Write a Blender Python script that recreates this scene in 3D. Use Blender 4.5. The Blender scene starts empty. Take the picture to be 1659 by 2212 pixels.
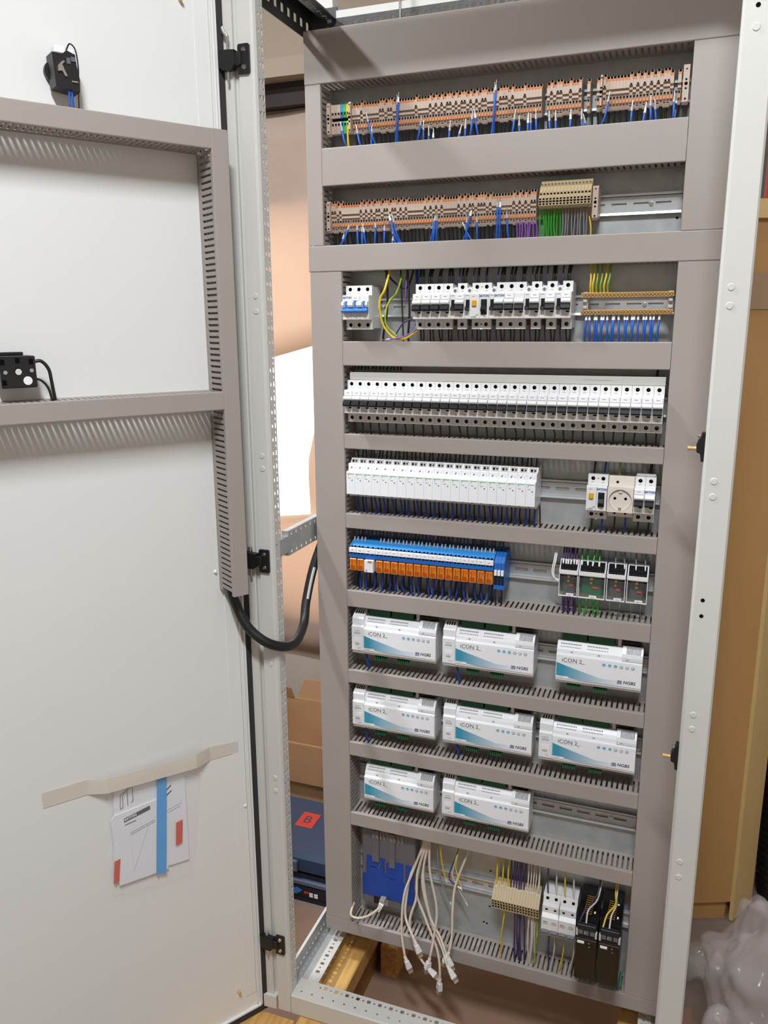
import bpy, math, random
from math import sin, cos, pi, radians
from mathutils import Matrix, Vector

random.seed(7)
SC = bpy.context.scene
COL = SC.collection
ZO = 1.56            # the floor is z = 0; cabinet dimensions below are measured from the level of the camera's row of breakers

# ------------------------------------------------------------------ camera
cam = bpy.data.cameras.new('camera')
cam.sensor_fit = 'VERTICAL'
cam.sensor_height = 36.0
cam.lens = 1737.1 * 36.0 / 2212.0
cam.clip_start = 0.05
camo = bpy.data.objects.new('camera', cam)
COL.objects.link(camo)
camo.matrix_world = Matrix((
    (0.938139, -0.073686, 0.338327, 0.62378),
    (0.346214, 0.215231, -0.913133, -1.45860),
    (-0.005533, 0.973779, 0.227428, 0.03170 + ZO),
    (0, 0, 0, 1)))
SC.camera = camo

# ------------------------------------------------------------------ world, lights, exposure
w = bpy.data.worlds.new('world')
SC.world = w
w.use_nodes = True
w.node_tree.nodes['Background'].inputs[0].default_value = (0.60, 0.60, 0.60, 1)
w.node_tree.nodes['Background'].inputs[1].default_value = 0.30

def area(name, loc, size, sizey, power, rot=(0, 0, 0), color=(0.90, 0.945, 1.0)):
    l = bpy.data.lights.new(name, 'AREA')
    l.shape = 'RECTANGLE'
    l.size = size
    l.size_y = sizey
    l.energy = power
    l.color = color
    o = bpy.data.objects.new(name, l)
    COL.objects.link(o)
    o.location = loc
    o.rotation_euler = rot
    return o

CEIL = 3.30
area('ceiling_tube_light', (0.60, -1.66, CEIL - 0.12), 0.16, 0.80, 70, (0, 0, radians(57)))
area('ceiling_tube_light_far', (-1.02, -0.50, CEIL - 0.12), 0.12, 0.25, 54)

SC.view_settings.view_transform = 'Standard'
SC.view_settings.look = 'None'
SC.view_settings.gamma = 1.0
SC.view_settings.use_curve_mapping = False
SC.view_settings.exposure = 0.1

# ------------------------------------------------------------------ materials
def lin(c):
    c = c / 255.0
    return c / 12.92 if c <= 0.04045 else ((c + 0.055) / 1.055) ** 2.4

MATS = {}
def mat(name, rgb, rough=0.5, metal=0.0, noise=0.0, nscale=30.0, bump=0.0, bscale=200.0, alpha=1.0, trans=0.0, emit=0.0, spec=0.5, rgb2=None, stretch=None):
    m = bpy.data.materials.new(name)
    m.use_nodes = True
    nt = m.node_tree
    b = nt.nodes['Principled BSDF']
    col = (lin(rgb[0]), lin(rgb[1]), lin(rgb[2]), 1)
    b.inputs['Base Color'].default_value = col
    b.inputs['Roughness'].default_value = rough
    b.inputs['Metallic'].default_value = metal
    b.inputs['Specular IOR Level'].default_value = spec
    if alpha < 1:
        b.inputs['Alpha'].default_value = alpha
    if trans > 0:
        b.inputs['Transmission Weight'].default_value = trans
    if emit > 0:
        b.inputs['Emission Color'].default_value = col
        b.inputs['Emission Strength'].default_value = emit
    if noise > 0 or rgb2 or bump > 0:
        tc = nt.nodes.new('ShaderNodeTexCoord')
        src = tc.outputs['Object']
        if stretch:
            mp = nt.nodes.new('ShaderNodeMapping')
            mp.inputs['Scale'].default_value = stretch
            nt.links.new(src, mp.inputs[0])
            src = mp.outputs[0]
    if noise > 0 or rgb2:
        n = nt.nodes.new('ShaderNodeTexNoise')
        n.inputs['Scale'].default_value = nscale
        n.inputs['Detail'].default_value = 5
        nt.links.new(src, n.inputs['Vector'])
        r = nt.nodes.new('ShaderNodeValToRGB')
        c2 = (lin(rgb2[0]), lin(rgb2[1]), lin(rgb2[2]), 1) if rgb2 else tuple(x * (1 - noise) for x in col[:3]) + (1,)
        r.color_ramp.elements[0].color = c2
        r.color_ramp.elements[0].position = 0.3
        r.color_ramp.elements[1].color = col
        r.color_ramp.elements[1].position = 0.7
        nt.links.new(n.outputs['Fac'], r.inputs[0])
        nt.links.new(r.outputs[0], b.inputs['Base Color'])
    if bump > 0:
        n2 = nt.nodes.new('ShaderNodeTexNoise')
        n2.inputs['Scale'].default_value = bscale
        n2.inputs['Detail'].default_value = 3
        nt.links.new(src, n2.inputs['Vector'])
        bp = nt.nodes.new('ShaderNodeBump')
        bp.inputs['Strength'].default_value = bump
        bp.inputs['Distance'].default_value = 0.002
        nt.links.new(n2.outputs['Fac'], bp.inputs['Height'])
        nt.links.new(bp.outputs[0], b.inputs['Normal'])
    MATS[name] = m
    return m

mat('door_paint', (228, 228, 225), 0.42, noise=0.02, nscale=4, bump=0.06, bscale=900)
mat('frame_paint', (207, 206, 200), 0.42, noise=0.03, nscale=6, bump=0.08, bscale=900)
mat('duct', (164, 155, 148), 0.48, noise=0.03, nscale=8, bump=0.04, bscale=600)
mat('galv', (186, 190, 190), 0.38, 0.4, noise=0.18, nscale=38, bump=0.05, bscale=80)
mat('galv_dark', (96, 98, 96), 0.45, 0.6, noise=0.25, nscale=30)
mat('rail', (206, 210, 212), 0.28, 0.6, noise=0.08, nscale=40)
mat('steel', (205, 205, 205), 0.22, 1.0)
mat('black', (22, 21, 23), 0.42)
mat('black_gloss', (14, 14, 15), 0.25)
mat('gasket', (46, 43, 44), 0.85)
mat('hole', (8, 8, 8), 0.9, spec=0.1)
mat('mcb_white', (226, 226, 224), 0.38)
mat('mcb_shoulder', (212, 212, 208), 0.42)
mat('ivory', (222, 214, 202), 0.36)
mat('mcb_toggle', (20, 21, 24), 0.5, spec=0.3)
mat('mcb_blue', (58, 118, 196), 0.35)
mat('print_grey', (140, 140, 142), 0.6)
mat('print_dark', (62, 62, 68), 0.6)
mat('print_blue', (40, 74, 158), 0.5)
mat('yellow', (222, 164, 24), 0.38)
mat('term', (186, 166, 150), 0.52, noise=0.05, nscale=60)
mat('term_beige', (184, 164, 126), 0.5, noise=0.06, nscale=60)
mat('term_orange', (206, 128, 72), 0.5)
mat('term_blue', (44, 132, 196), 0.42)
mat('term_green', (70, 168, 66), 0.42)
mat('term_yellow', (232, 178, 52), 0.42)
mat('brass', (232, 188, 124), 0.32, 0.35, noise=0.15, nscale=60)
mat('wire_black', (28, 28, 30), 0.45)
mat('wire_grey', (128, 128, 134), 0.5)
mat('wire_blue', (26, 90, 184), 0.45)
mat('wire_dkblue', (22, 62, 150), 0.42)
mat('wire_purple', (126, 78, 160), 0.45)
mat('wire_dkpurple', (66, 46, 92), 0.45)
mat('wire_green', (38, 158, 30), 0.42)
mat('wire_yellow', (214, 186, 36), 0.42)
mat('wire_pe', (190, 190, 40), 0.42, rgb2=(70, 140, 40), nscale=50)
mat('wire_white', (206, 196, 184), 0.45)
mat('wire_brown', (96, 58, 44), 0.5)
mat('patch', (206, 192, 176), 0.42)
mat('plug_white', (236, 234, 232), 0.35)
mat('plug_clear', (200, 190, 180), 0.15, trans=0.6)
mat('ferrule', (168, 164, 158), 0.45)
mat('ferrule_white', (236, 236, 236), 0.4)
mat('relay_blue', (32, 104, 188), 0.4)
mat('relay_blue_lt', (52, 142, 214), 0.38)
mat('relay_orange', (214, 112, 24), 0.22, rgb2=(236, 150, 50), nscale=120, trans=0.15)
mat('relay_orange_deep', (176, 78, 14), 0.25)
mat('module_white', (230, 231, 233), 0.36)
mat('module_grey', (196, 192, 186), 0.42)
mat('label_white', (240, 241, 244), 0.3)
mat('label_teal', (92, 168, 190), 0.35)
mat('pcb_green', (22, 98, 62), 0.4)
mat('conn_green', (20, 84, 52), 0.42)
mat('logo_blue', (90, 100, 150), 0.45)
mat('clear', (226, 230, 226), 0.08, alpha=0.03)
mat('black_matte', (20, 20, 22), 0.85, spec=0.15)
mat('board_dark', (74, 78, 74), 0.5)
mat('panel_blue', (18, 66, 158), 0.38, noise=0.06, nscale=20)
mat('ctrl_grey', (112, 112, 120), 0.35, 0.3)
mat('red', (206, 54, 34), 0.45)
mat('tape', (230, 222, 208), 0.5, alpha=0.75)
mat('paper', (228, 228, 234), 0.6)
mat('bag_film', (246, 246, 246), 0.08, alpha=0.055)
mat('strip_blue', (60, 156, 222), 0.4)
mat('strip_red', (206, 70, 40), 0.45)
mat('cable_black', (20, 20, 21), 0.5, bump=0.25, bscale=260)
mat('braid_white', (190, 190, 190), 0.5)
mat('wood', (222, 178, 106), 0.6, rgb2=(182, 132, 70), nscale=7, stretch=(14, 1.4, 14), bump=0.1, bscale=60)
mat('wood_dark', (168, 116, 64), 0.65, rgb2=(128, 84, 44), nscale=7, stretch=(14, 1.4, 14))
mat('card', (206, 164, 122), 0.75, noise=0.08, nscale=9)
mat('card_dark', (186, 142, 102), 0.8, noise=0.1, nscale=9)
mat('wall', (206, 196, 184), 0.85, noise=0.05, nscale=3)
mat('wall_band', (176, 146, 114), 0.6, noise=0.1, nscale=6)
mat('wall_upper', (166, 150, 132), 0.85, noise=0.05, nscale=3)
mat('ceiling', (218, 212, 202), 0.9)
mat('beam', (52, 44, 40), 0.8, noise=0.3, nscale=12)
mat('floor', (138, 124, 114), 0.6, noise=0.2, nscale=5, bump=0.1, bscale=40)
mat('floor_card', (148, 118, 98), 0.8, noise=0.15, nscale=6)
mat('case_blue', (42, 62, 92), 0.5, noise=0.08, nscale=20)
mat('case_grey', (92, 100, 124), 0.5)
mat('case_dark', (24, 26, 34), 0.5)
mat('wardrobe', (192, 148, 92), 0.55, noise=0.12, nscale=3, stretch=(3, 3, 0.6))
mat('wardrobe_edge', (222, 190, 130), 0.5, noise=0.1, nscale=5)
mat('wardrobe_gap', (60, 44, 28), 0.8)
mat('plastic_bag', (214, 206, 206), 0.2, alpha=0.30, noise=0.05, nscale=5, bump=0.5, bscale=30)
mat('film_clear', (235, 235, 235), 0.06, alpha=0.16, bump=0.7, bscale=40)
mat('daylight', (255, 252, 246), 0.5, emit=2.3)
mat('lamp_tube', (255, 248, 236), 0.5, emit=5.0)
mat('lamp_body', (226, 226, 222), 0.5)
mat('screw_dark', (70, 70, 72), 0.3, 0.8)
mat('red_paint', (170, 34, 26), 0.4)

def gradient(name, c0, c1, x0, x1):
    """printed colour running from c0 to c1 along the object's own x axis"""
    m = mat(name, c0, 0.32)
    nt = m.node_tree
    tc = nt.nodes.new('ShaderNodeTexCoord')
    sx = nt.nodes.new('ShaderNodeSeparateXYZ')
    mr = nt.nodes.new('ShaderNodeMapRange')
    mr.inputs['From Min'].default_value = x0
    mr.inputs['From Max'].default_value = x1
    r = nt.nodes.new('ShaderNodeValToRGB')
    r.color_ramp.elements[0].color = tuple(lin(c) for c in c0) + (1,)
    r.color_ramp.elements[1].color = tuple(lin(c) for c in c1) + (1,)
    nt.links.new(tc.outputs['Object'], sx.inputs[0])
    nt.links.new(sx.outputs[0], mr.inputs[0])
    nt.links.new(mr.outputs[0], r.inputs[0])
    nt.links.new(r.outputs[0], nt.nodes['Principled BSDF'].inputs['Base Color'])
gradient('swoosh', (56, 150, 178), (232, 236, 244), 0.012, 0.120)

def paper_mat(name, rgb):
    """thin paper: lets some of the light from behind through"""
    m = mat(name, rgb, 0.55, noise=0.08, nscale=4, bump=0.35, bscale=7)
    nt = m.node_tree
    b = nt.nodes['Principled BSDF']
    t = nt.nodes.new('ShaderNodeBsdfTranslucent')
    t.inputs[0].default_value = tuple(lin(c) for c in rgb) + (1,)
    mx = nt.nodes.new('ShaderNodeMixShader')
    mx.inputs[0].default_value = 0.5
    nt.links.new(b.outputs[0], mx.inputs[1])
    nt.links.new(t.outputs[0], mx.inputs[2])
    nt.links.new(mx.outputs[0], nt.nodes['Material Output'].inputs[0])
paper_mat('kraft', (226, 206, 190))

# ------------------------------------------------------------------ mesh building
class MB:
    def __init__(s):
        s.v, s.f, s.m, s.mats, s.sm = [], [], [], [], []
    def mi(s, m):
        if m not in s.mats:
            s.mats.append(m)
        return s.mats.index(m)
    def add(s, vs, fs, m, smooth=False):
        b = len(s.v)
        s.v += [tuple(p) for p in vs]
        k = s.mi(m)
        for f in fs:
            s.f.append([b + i for i in f])
            s.m.append(k)
            s.sm.append(smooth)
    def box(s, x0, x1, y0, y1, z0, z1, m):
        s.add([(x0, y0, z0), (x1, y0, z0), (x1, y1, z0), (x0, y1, z0), (x0, y0, z1), (x1, y0, z1), (x1, y1, z1), (x0, y1, z1)],
              [(0, 3, 2, 1), (4, 5, 6, 7), (0, 1, 5, 4), (1, 2, 6, 5), (2, 3, 7, 6), (3, 0, 4, 7)], m)
        return s
    def cbox(s, x0, x1, y0, y1, z0, z1, m, c=0.0008):
        c = min(c, (x1 - x0) * .45, (y1 - y0) * .45, (z1 - z0) * .45)
        X, Y, Z = (x0, x1), (y0, y1), (z0, z1)
        vs, idx = [], {}
        sg = (1, -1)
        for i in (0, 1):
            for j in (0, 1):
                for k in (0, 1):
                    p = (X[i], Y[j], Z[k])
                    for a in range(3):
                        q = [p[0] + c * sg[i], p[1] + c * sg[j], p[2] + c * sg[k]]
                        q[a] = p[a]
                        idx[(i, j, k, a)] = len(vs)
                        vs.append(q)
        fs = []
        for a in range(3):
            o = [t for t in range(3) if t != a]
            for e in (0, 1):
                ring = []
                for (u, vv) in ((0, 0), (1, 0), (1, 1), (0, 1)):
                    key = [0, 0, 0]
                    key[a] = e; key[o[0]] = u; key[o[1]] = vv
                    ring.append(idx[(key[0], key[1], key[2], a)])
                fs.append(ring)
            for u in (0, 1):
                for vv in (0, 1):
                    k0 = [0, 0, 0]; k1 = [0, 0, 0]
                    k0[a] = 0; k1[a] = 1
                    k0[o[0]] = k1[o[0]] = u; k0[o[1]] = k1[o[1]] = vv
                    fs.append([idx[tuple(k0) + (o[0],)], idx[tuple(k1) + (o[0],)], idx[tuple(k1) + (o[1],)], idx[tuple(k0) + (o[1],)]])
        for i in (0, 1):
            for j in (0, 1):
                for k in (0, 1):
                    fs.append([idx[(i, j, k, 0)], idx[(i, j, k, 1)], idx[(i, j, k, 2)]])
        s.add(vs, fs, m)
        return s
    def ext(s, poly, axis, a, b, m, smooth=False):
        n = len(poly)
        def P(p, t):
            return {'x': (t, p[0], p[1]), 'y': (p[0], t, p[1]), 'z': (p[0], p[1], t)}[axis]
        vs = [P(p, a) for p in poly] + [P(p, b) for p in poly]
        s.add(vs, [(i, (i + 1) % n, n + (i + 1) % n, n + i) for i in range(n)], m, smooth)
        s.add(vs, [tuple(range(n - 1, -1, -1)), tuple(range(n, 2 * n))], m)
        return s
    def cyl(s, p0, p1, r, m, n=12, r1=None, smooth=True, caps=True):
        p0, p1 = Vector(p0), Vector(p1)
        d = (p1 - p0).normalized()
        u = d.orthogonal().normalized()
        v = d.cross(u)
        r1 = r if r1 is None else r1
        vs = [p0 + (u * cos(2 * pi * i / n) + v * sin(2 * pi * i / n)) * r for i in range(n)]
        vs += [p1 + (u * cos(2 * pi * i / n) + v * sin(2 * pi * i / n)) * r1 for i in range(n)]
        s.add(vs, [(i, (i + 1) % n, n + (i + 1) % n, n + i) for i in range(n)], m, smooth)
        if caps:
            s.add(vs, [tuple(range(n - 1, -1, -1)), tuple(range(n, 2 * n))], m)
        return s
    def tube(s, pts, r, m, n=6, r_end=None):
        pts = [Vector(p) for p in pts]
        k = len(pts)
        vs, prev = [], None
        for i, p in enumerate(pts):
            t = (pts[min(i + 1, k - 1)] - pts[max(i - 1, 0)]).normalized()
            u = t.orthogonal().normalized() if prev is None else (prev - t * prev.dot(t)).normalized()
            prev = u
            v = t.cross(u)
            rr = r if r_end is None else r + (r_end - r) * i / (k - 1)
            vs += [p + (u * cos(2 * pi * j / n) + v * sin(2 * pi * j / n)) * rr for j in range(n)]
        fs = [(i * n + j, i * n + (j + 1) % n, (i + 1) * n + (j + 1) % n, (i + 1) * n + j) for i in range(k - 1) for j in range(n)]
        s.add(vs, fs, m, True)
        s.add(vs, [tuple(range(n - 1, -1, -1)), tuple(range((k - 1) * n, k * n))], m)
        return s
    def holed(s, x0, x1, z0, z1, y, cx, cz, r, depth, m, mi, n=12, mb=None):
        """a face at y (looking to -y) with a round hole going in by depth"""
        cor = [(x1, z0), (x1, z1), (x0, z1), (x0, z0)]
        ring = [(cx + r * cos(2 * pi * i / n - pi / 4), cz + r * sin(2 * pi * i / n - pi / 4)) for i in range(n)]
        q = n // 4
        vs = [(p[0], y, p[1]) for p in ring] + [(p[0], y, p[1]) for p in cor]
        fs = []
        for c in range(4):
            for j in range(q):
                i0 = (c * q + j) % n
                i1 = (c * q + j + 1) % n
                fs.append((i0, n + c, i1) if j < q / 2 else (i0, n + (c + 1) % 4, i1))
            mid = (c * q + (q + 1) // 2) % n
            fs.append((mid, n + c, n + (c + 1) % 4))
        s.add(vs, [f[::-1] for f in fs], m)
        vs2 = [(p[0], y, p[1]) for p in ring] + [(p[0], y + depth, p[1]) for p in ring]
        s.add(vs2, [(i, (i + 1) % n, n + (i + 1) % n, n + i) for i in range(n)], mi)
        s.add(vs2, [tuple(range(n, 2 * n))], mb or mi)
        return s
    def perf(s, o, u, v, holes, L, W, m, t=0.0015):
        """sheet of size L x W from o along unit vectors u, v, thickness t along u x v, with rectangular holes (u0,u1,v0,v1) sorted along u, not overlapping in u"""
        o, u, v = Vector(o), Vector(u), Vector(v)
        nrm = u.cross(v)
        def quad(a0, a1, b0, b1):
            if a1 - a0 < 1e-6 or b1 - b0 < 1e-6:
                return
            p = [o + u * a0 + v * b0, o + u * a1 + v * b0, o + u * a1 + v * b1, o + u * a0 + v * b1]
            s.add(p, [(0, 1, 2, 3)], m)
            s.add([x - nrm * t for x in p], [(3, 2, 1, 0)], m)
        pos = 0.0
        for (a0, a1, b0, b1) in holes:
            quad(pos, a0, 0, W)
            quad(a0, a1, 0, b0)
            quad(a0, a1, b1, W)
            p = [o + u * a0 + v * b0, o + u * a1 + v * b0, o + u * a1 + v * b1, o + u * a0 + v * b1]
            q = [x - nrm * t for x in p]
            s.add(p + q, [(0, 4, 5, 1), (1, 5, 6, 2), (2, 6, 7, 3), (3, 7, 4, 0)], m)
            pos = a1
        quad(pos, L, 0, W)
        p = [o, o + u * L, o + u * L + v * W, o + v * W]
        q = [x - nrm * t for x in p]
        s.add(p + q, [(0, 4, 5, 1), (1, 5, 6, 2), (2, 6, 7, 3), (3, 7, 4, 0)], m)
        return s
    def mesh(s, name):
        me = bpy.data.meshes.new(name)
        me.from_pydata(s.v, [], s.f)
        for m in s.mats:
            me.materials.append(MATS[m])
        me.polygons.foreach_set('material_index', s.m)
        me.polygons.foreach_set('use_smooth', s.sm)
        me.update()
        return me

def link(name, me, parent=None, loc=(0, 0, 0), rot=None):
    o = bpy.data.objects.new(name, me)
    COL.objects.link(o)
    o.location = loc
    if rot:
        o.rotation_euler = rot
    if parent:
        o.parent = parent
    if name in STUFF:
        o['kind'] = 'stuff'
    return o

def obj(name, mb, parent=None, loc=(0, 0, 0), rot=None):
    return link(name, mb.mesh(name), parent, loc, rot)

CACHE = {}
def shared(key, fn, name, parent=None, loc=(0, 0, 0), rot=None):
    if key not in CACHE:
        mb = MB()
        fn(mb)
        CACHE[key] = mb.mesh(key)
    return link(name, CACHE[key], parent, loc, rot)

def tag(o, label, cat=None, group=None, kind=None):
    if label:
        o['label'] = label
    if cat:
        o['category'] = cat
    if group:
        o['group'] = group
    if kind:
        o['kind'] = kind
    return o

def thing(name, label, cat, loc=(0, 0, 0), group=None, rot=None):
    o = bpy.data.objects.new(name, None)
    o.empty_display_size = 0.01
    COL.objects.link(o)
    o.location = loc
    if rot:
        o.rotation_euler = rot
    return tag(o, label, cat, group)

STUFF = {'marking', 'logo_mark', 'printing', 'icon', 'vent_print', 'contact', 'vent_slots', 'round_icons', 'pin', 'drill_hole', 'slot', 'screw_hole', 'component', 'led', 'rib'}
def adopt(o, parent):
    """make a thing built in place a part of another one"""
    o.location = Vector(o.location) - Vector(parent.location)
    o.parent = parent
    for k in ('category', 'group'):
        if k in o:
            del o[k]
    return o

def struct(o):
    o['kind'] = 'structure'
    return o

TXT = {}
def text(s, size, m, parent, loc, align='LEFT', name='lettering', shear=0.0, bold=0.0):
    key = (s, size, m, align, shear, bold)
    if key not in TXT:
        c = bpy.data.curves.new('t', 'FONT')
        c.body = s
        c.size = size
        c.align_x = align
        c.align_y = 'CENTER'
        c.shear = shear
        c.resolution_u = 2
        c.offset = bold
        o = bpy.data.objects.new('t', c)
        COL.objects.link(o)
        me = bpy.data.meshes.new_from_object(o)
        bpy.data.objects.remove(o)
        for v in me.vertices:
            v.co = (v.co.x, -0.0001, v.co.y)
        me.materials.clear()
        me.materials.append(MATS[m])
        TXT[key] = me
    return link(name, TXT[key], parent, loc)

def spline(P, n=6):
    P = [Vector(p) for p in P]
    if len(P) < 3:
        return P
    out = []
    Q = [P[0] * 2 - P[1]] + P + [P[-1] * 2 - P[-2]]
    for i in range(1, len(Q) - 2):
        a, b, c, d = Q[i - 1], Q[i], Q[i + 1], Q[i + 2]
        for k in range(n):
            t = k / n
            out.append(0.5 * ((2 * b) + (c - a) * t + (2 * a - 5 * b + 4 * c - d) * t * t + (3 * b - a - 3 * c + d) * t ** 3))
    out.append(P[-1])
    return out

def wire(name, label, pts, r, m, group=None, n=5, seg=5, ferrule=None, cat='wire', tip=True):
    """one wire; the ferrule, if any, sits on its first point"""
    P = spline(pts, seg)
    o0 = P[0].copy()
    mb = MB()
    mb.tube([p - o0 for p in P], r, m, n)
    o = obj(name, mb, None, o0)
    tag(o, label, cat, group)
    if ferrule:
        d = (P[0] - P[1]).normalized()
        f = MB()
        f.cyl((0, 0, 0), d * 0.009, r * 1.25, ferrule, 6, r1=r * 0.8)
        if tip:
            f.cyl(d * 0.009, d * 0.017, r * 0.55, 'steel', 5)
        obj('ferrule', f, o)
    return o

ORD = ('first second third fourth fifth sixth seventh eighth ninth tenth eleventh twelfth thirteenth fourteenth fifteenth sixteenth seventeenth '
       'eighteenth nineteenth twentieth twenty-first twenty-second twenty-third twenty-fourth twenty-fifth twenty-sixth twenty-seventh '
       'twenty-eighth twenty-ninth thirtieth thirty-first thirty-second thirty-third thirty-fourth thirty-fifth thirty-sixth thirty-seventh thirty-eighth '
       'thirty-ninth fortieth forty-first forty-second forty-third forty-fourth forty-fifth forty-sixth forty-seventh forty-eighth').split()

# ------------------------------------------------------------------ the room
FZ = -ZO
def slab(name, x0, x1, y0, y1, z0, z1, m):
    return struct(obj(name, MB().box(x0, x1, y0, y1, z0, z1, m)))
CZ = CEIL - ZO
slab('floor', -3.2, 2.3, -4.2, 1.30, FZ - 0.05, FZ, 'floor')
slab('ceiling', -3.2, 2.3, -4.2, 1.30, CZ, CZ + 0.05, 'ceiling')
slab('wall_left', -3.25, -3.2, -4.2, 1.30, FZ, CZ, 'wall')
slab('wall_right', 2.3, 2.35, -4.2, 1.30, FZ, CZ, 'wall')
slab('wall_front', -3.2, 2.3, -4.25, -4.2, FZ, CZ, 'wall')
# back wall with a window opening
WX0, WX1, WZ0, WZ1 = -1.15, -0.30, -1.05, 0.42
wb = MB()
wb.box(-3.2, WX0, 1.15, 1.30, FZ, 0.82, 'wall')
wb.box(WX1, 2.3, 1.15, 1.30, FZ, 0.82, 'wall')
wb.box(WX0, WX1, 1.15, 1.30, FZ, WZ0, 'wall')
wb.box(WX0, WX1, 1.15, 1.30, WZ1, 0.82, 'wall')
wb.box(-3.2, 2.3, 1.15, 1.30, 0.82, CZ, 'wall_upper')
struct(obj('wall_back', wb))
wn = struct(obj('window_1', MB().box(WX0, WX1, 1.26, 1.265, WZ0, WZ1, 'daylight')))
fr = MB()
fr.box(WX0, WX0 + 0.04, 1.22, 1.26, WZ0, WZ1, 'frame_paint').box(WX1 - 0.04, WX1, 1.22, 1.26, WZ0, WZ1, 'frame_paint')
fr.box(WX0, WX1, 1.22, 1.26, WZ0, WZ0 + 0.04, 'frame_paint').box(WX0, WX1, 1.22, 1.26, WZ1 - 0.04, WZ1, 'frame_paint')
obj('window_frame', fr, wn)
struct(obj('trim_1', MB().box(-3.2, 2.3, 1.04, 1.15, 0.795, 0.85, 'wall_upper')))
struct(obj('trim_2', MB().box(-3.2, 2.3, 1.10, 1.15, 0.725, 0.795, 'beam')))

def lamp(name, label, x, y, L, rz):
    t = thing(name, label, 'lamp', (x, y, CZ - 0.11), None, (0, 0, rz))
    obj('lamp_body', MB().box(-0.10, 0.10, -L / 2, L / 2, 0.03, 0.11, 'lamp_body'), t)
    for sx in (-1, 1):
        obj('tube', MB().cyl((sx * 0.05, -L / 2 + 0.02, 0.012), (sx * 0.05, L / 2 - 0.02, 0.012), 0.013, 'lamp_tube', 10), t)
lamp('ceiling_lamp', 'white twin-tube ceiling lamp above the photographer, in front of the cabinet', 0.60, -1.66, 0.9, radians(57))
lamp('ceiling_lamp', 'white twin-tube ceiling lamp further into the room on the left', -1.02, -0.50, 0.4, 0)

# kraft paper sheets over the window
def sheet(name, label, P, thick, m, cat, wob=0.012, seed=1):
    """sheet whose outline is a list of rows; each row is a list of (x,z)"""
    rnd = random.Random(seed)
    nr, nc = len(P), len(P[0])
    vs, fs = [], []
    for k in (0, 1):
        rr = random.Random(seed)
        for r in P:
            for (x, y, z) in r:
                vs.append((x, y + rr.uniform(-wob, wob) + k * thick, z))
    n = nr * nc
    for i in range(nr - 1):
        for j in range(nc - 1):
            a = i * nc + j
            fs.append((a, a + 1, a + nc + 1, a + nc))
            fs.append((n + a, n + a + nc, n + a + nc + 1, n + a + 1))
    edge = [(0, j) for j in range(nc)] + [(i, nc - 1) for i in range(1, nr)] + [(nr - 1, j) for j in range(nc - 2, -1, -1)] + [(i, 0) for i in range(nr - 2, 0, -1)]
    for k in range(len(edge)):
        a = edge[k][0] * nc + edge[k][1]
        b = edge[(k + 1) % len(edge)][0] * nc + edge[(k + 1) % len(edge)][1]
        fs.append((a, n + a, n + b, b))
    mb = MB()
    mb.add(vs, fs, m, True)
    o = obj(name, mb)
    return tag(o, label, cat)
def lerp(a, b, t):
    return a + (b - a) * t
rows = []
for i in range(9):
    t = i / 8
    row = []
    for j in range(9):
        u = j / 8
        x = lerp(-1.15, -0.25, u)
        zb = -0.075 + 0.035 * ((x + 0.7264) / 0.135)
        row.append((x, 1.134 + 0.009 * sin(5 * u + 2 * t), lerp(0.722, zb, t)))
    rows.append(row)
sheet('kraft_paper', 'brown kraft paper sheet hanging over the upper part of the bright window', rows, 0.001, 'kraft', 'paper', 0.004, 3)
def xedge(z):
    pts = [(-0.10, -0.545), (-0.25, -0.5797), (-0.449, -0.6306), (-0.652, -0.6203), (-0.67, -0.66), (-0.69, -1.15)]
    for k in range(len(pts) - 1):
        if pts[k][0] >= z >= pts[k + 1][0]:
            return lerp(pts[k][1], pts[k + 1][1], (pts[k][0] - z) / (pts[k][0] - pts[k + 1][0]))
    return -1.15
rows = []
for i in range(17):
    z = lerp(-0.10, -1.185, i / 16)
    x0 = xedge(z) if z > -0.69 else -1.15
    rows.append([(lerp(x0, -0.25, j / 6), 1.134 + 0.009 * sin(4 * j / 6 + i * .5), z) for j in range(7)])
sheet('kraft_paper', 'brown kraft paper sheet with a torn edge below the bright window, near the floor boxes', rows, 0.001, 'kraft', 'paper', 0.004, 5)

# ------------------------------------------------------------------ pallet under the cabinet
pt = thing('wooden_pallet', 'light wooden pallet the cabinet frame stands on', 'pallet', (0.3, 0, FZ))
def part(name, parent, mb):
    """mesh in cabinet coordinates as a child of a thing that stands at a place of its own"""
    o = obj(name, mb, parent)
    o.location = -Vector(parent.location)
    return o
for (x0, x1, m) in ((-0.055, 0.012, 'wood'), (0.59, 0.64, 'wood')):
    part('beam', pt, MB().cbox(x0, x1, -0.36 if x0 < -.1 else -0.30, 0.42, -1.47, -1.4205, m, 0.003))
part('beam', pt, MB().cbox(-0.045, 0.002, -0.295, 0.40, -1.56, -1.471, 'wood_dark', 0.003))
for (x0, x1) in ((-0.36, -0.235), (-0.235, -0.06), (0.012, 0.10), (0.10, 0.30), (0.30, 0.50), (0.50, 0.59)):
    part('board', pt, MB().cbox(x0 + .002, x1 - .002, -0.42, -0.175 + (0.0 if x0 < 0 else .03), -1.455 if x0 < -.1 else -1.445, -1.4305 if x0 < -.1 else -1.4205, 'wood', 0.003))
for y in (-0.42,):
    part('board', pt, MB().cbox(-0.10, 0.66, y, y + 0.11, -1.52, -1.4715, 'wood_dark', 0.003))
for x in (0.018,):
    part('block', pt, MB().cbox(x, x + 0.045, 0.13, 0.24, -1.56, -1.47, 'wood', 0.003))
tag(obj('cardboard_sheet', MB().box(-0.34, 0.75, -0.15, 0.285, FZ + 0.0005, FZ + 0.005, 'floor_card')), 'flat brown cardboard sheet lying on the floor under the pallet', 'cardboard')

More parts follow.
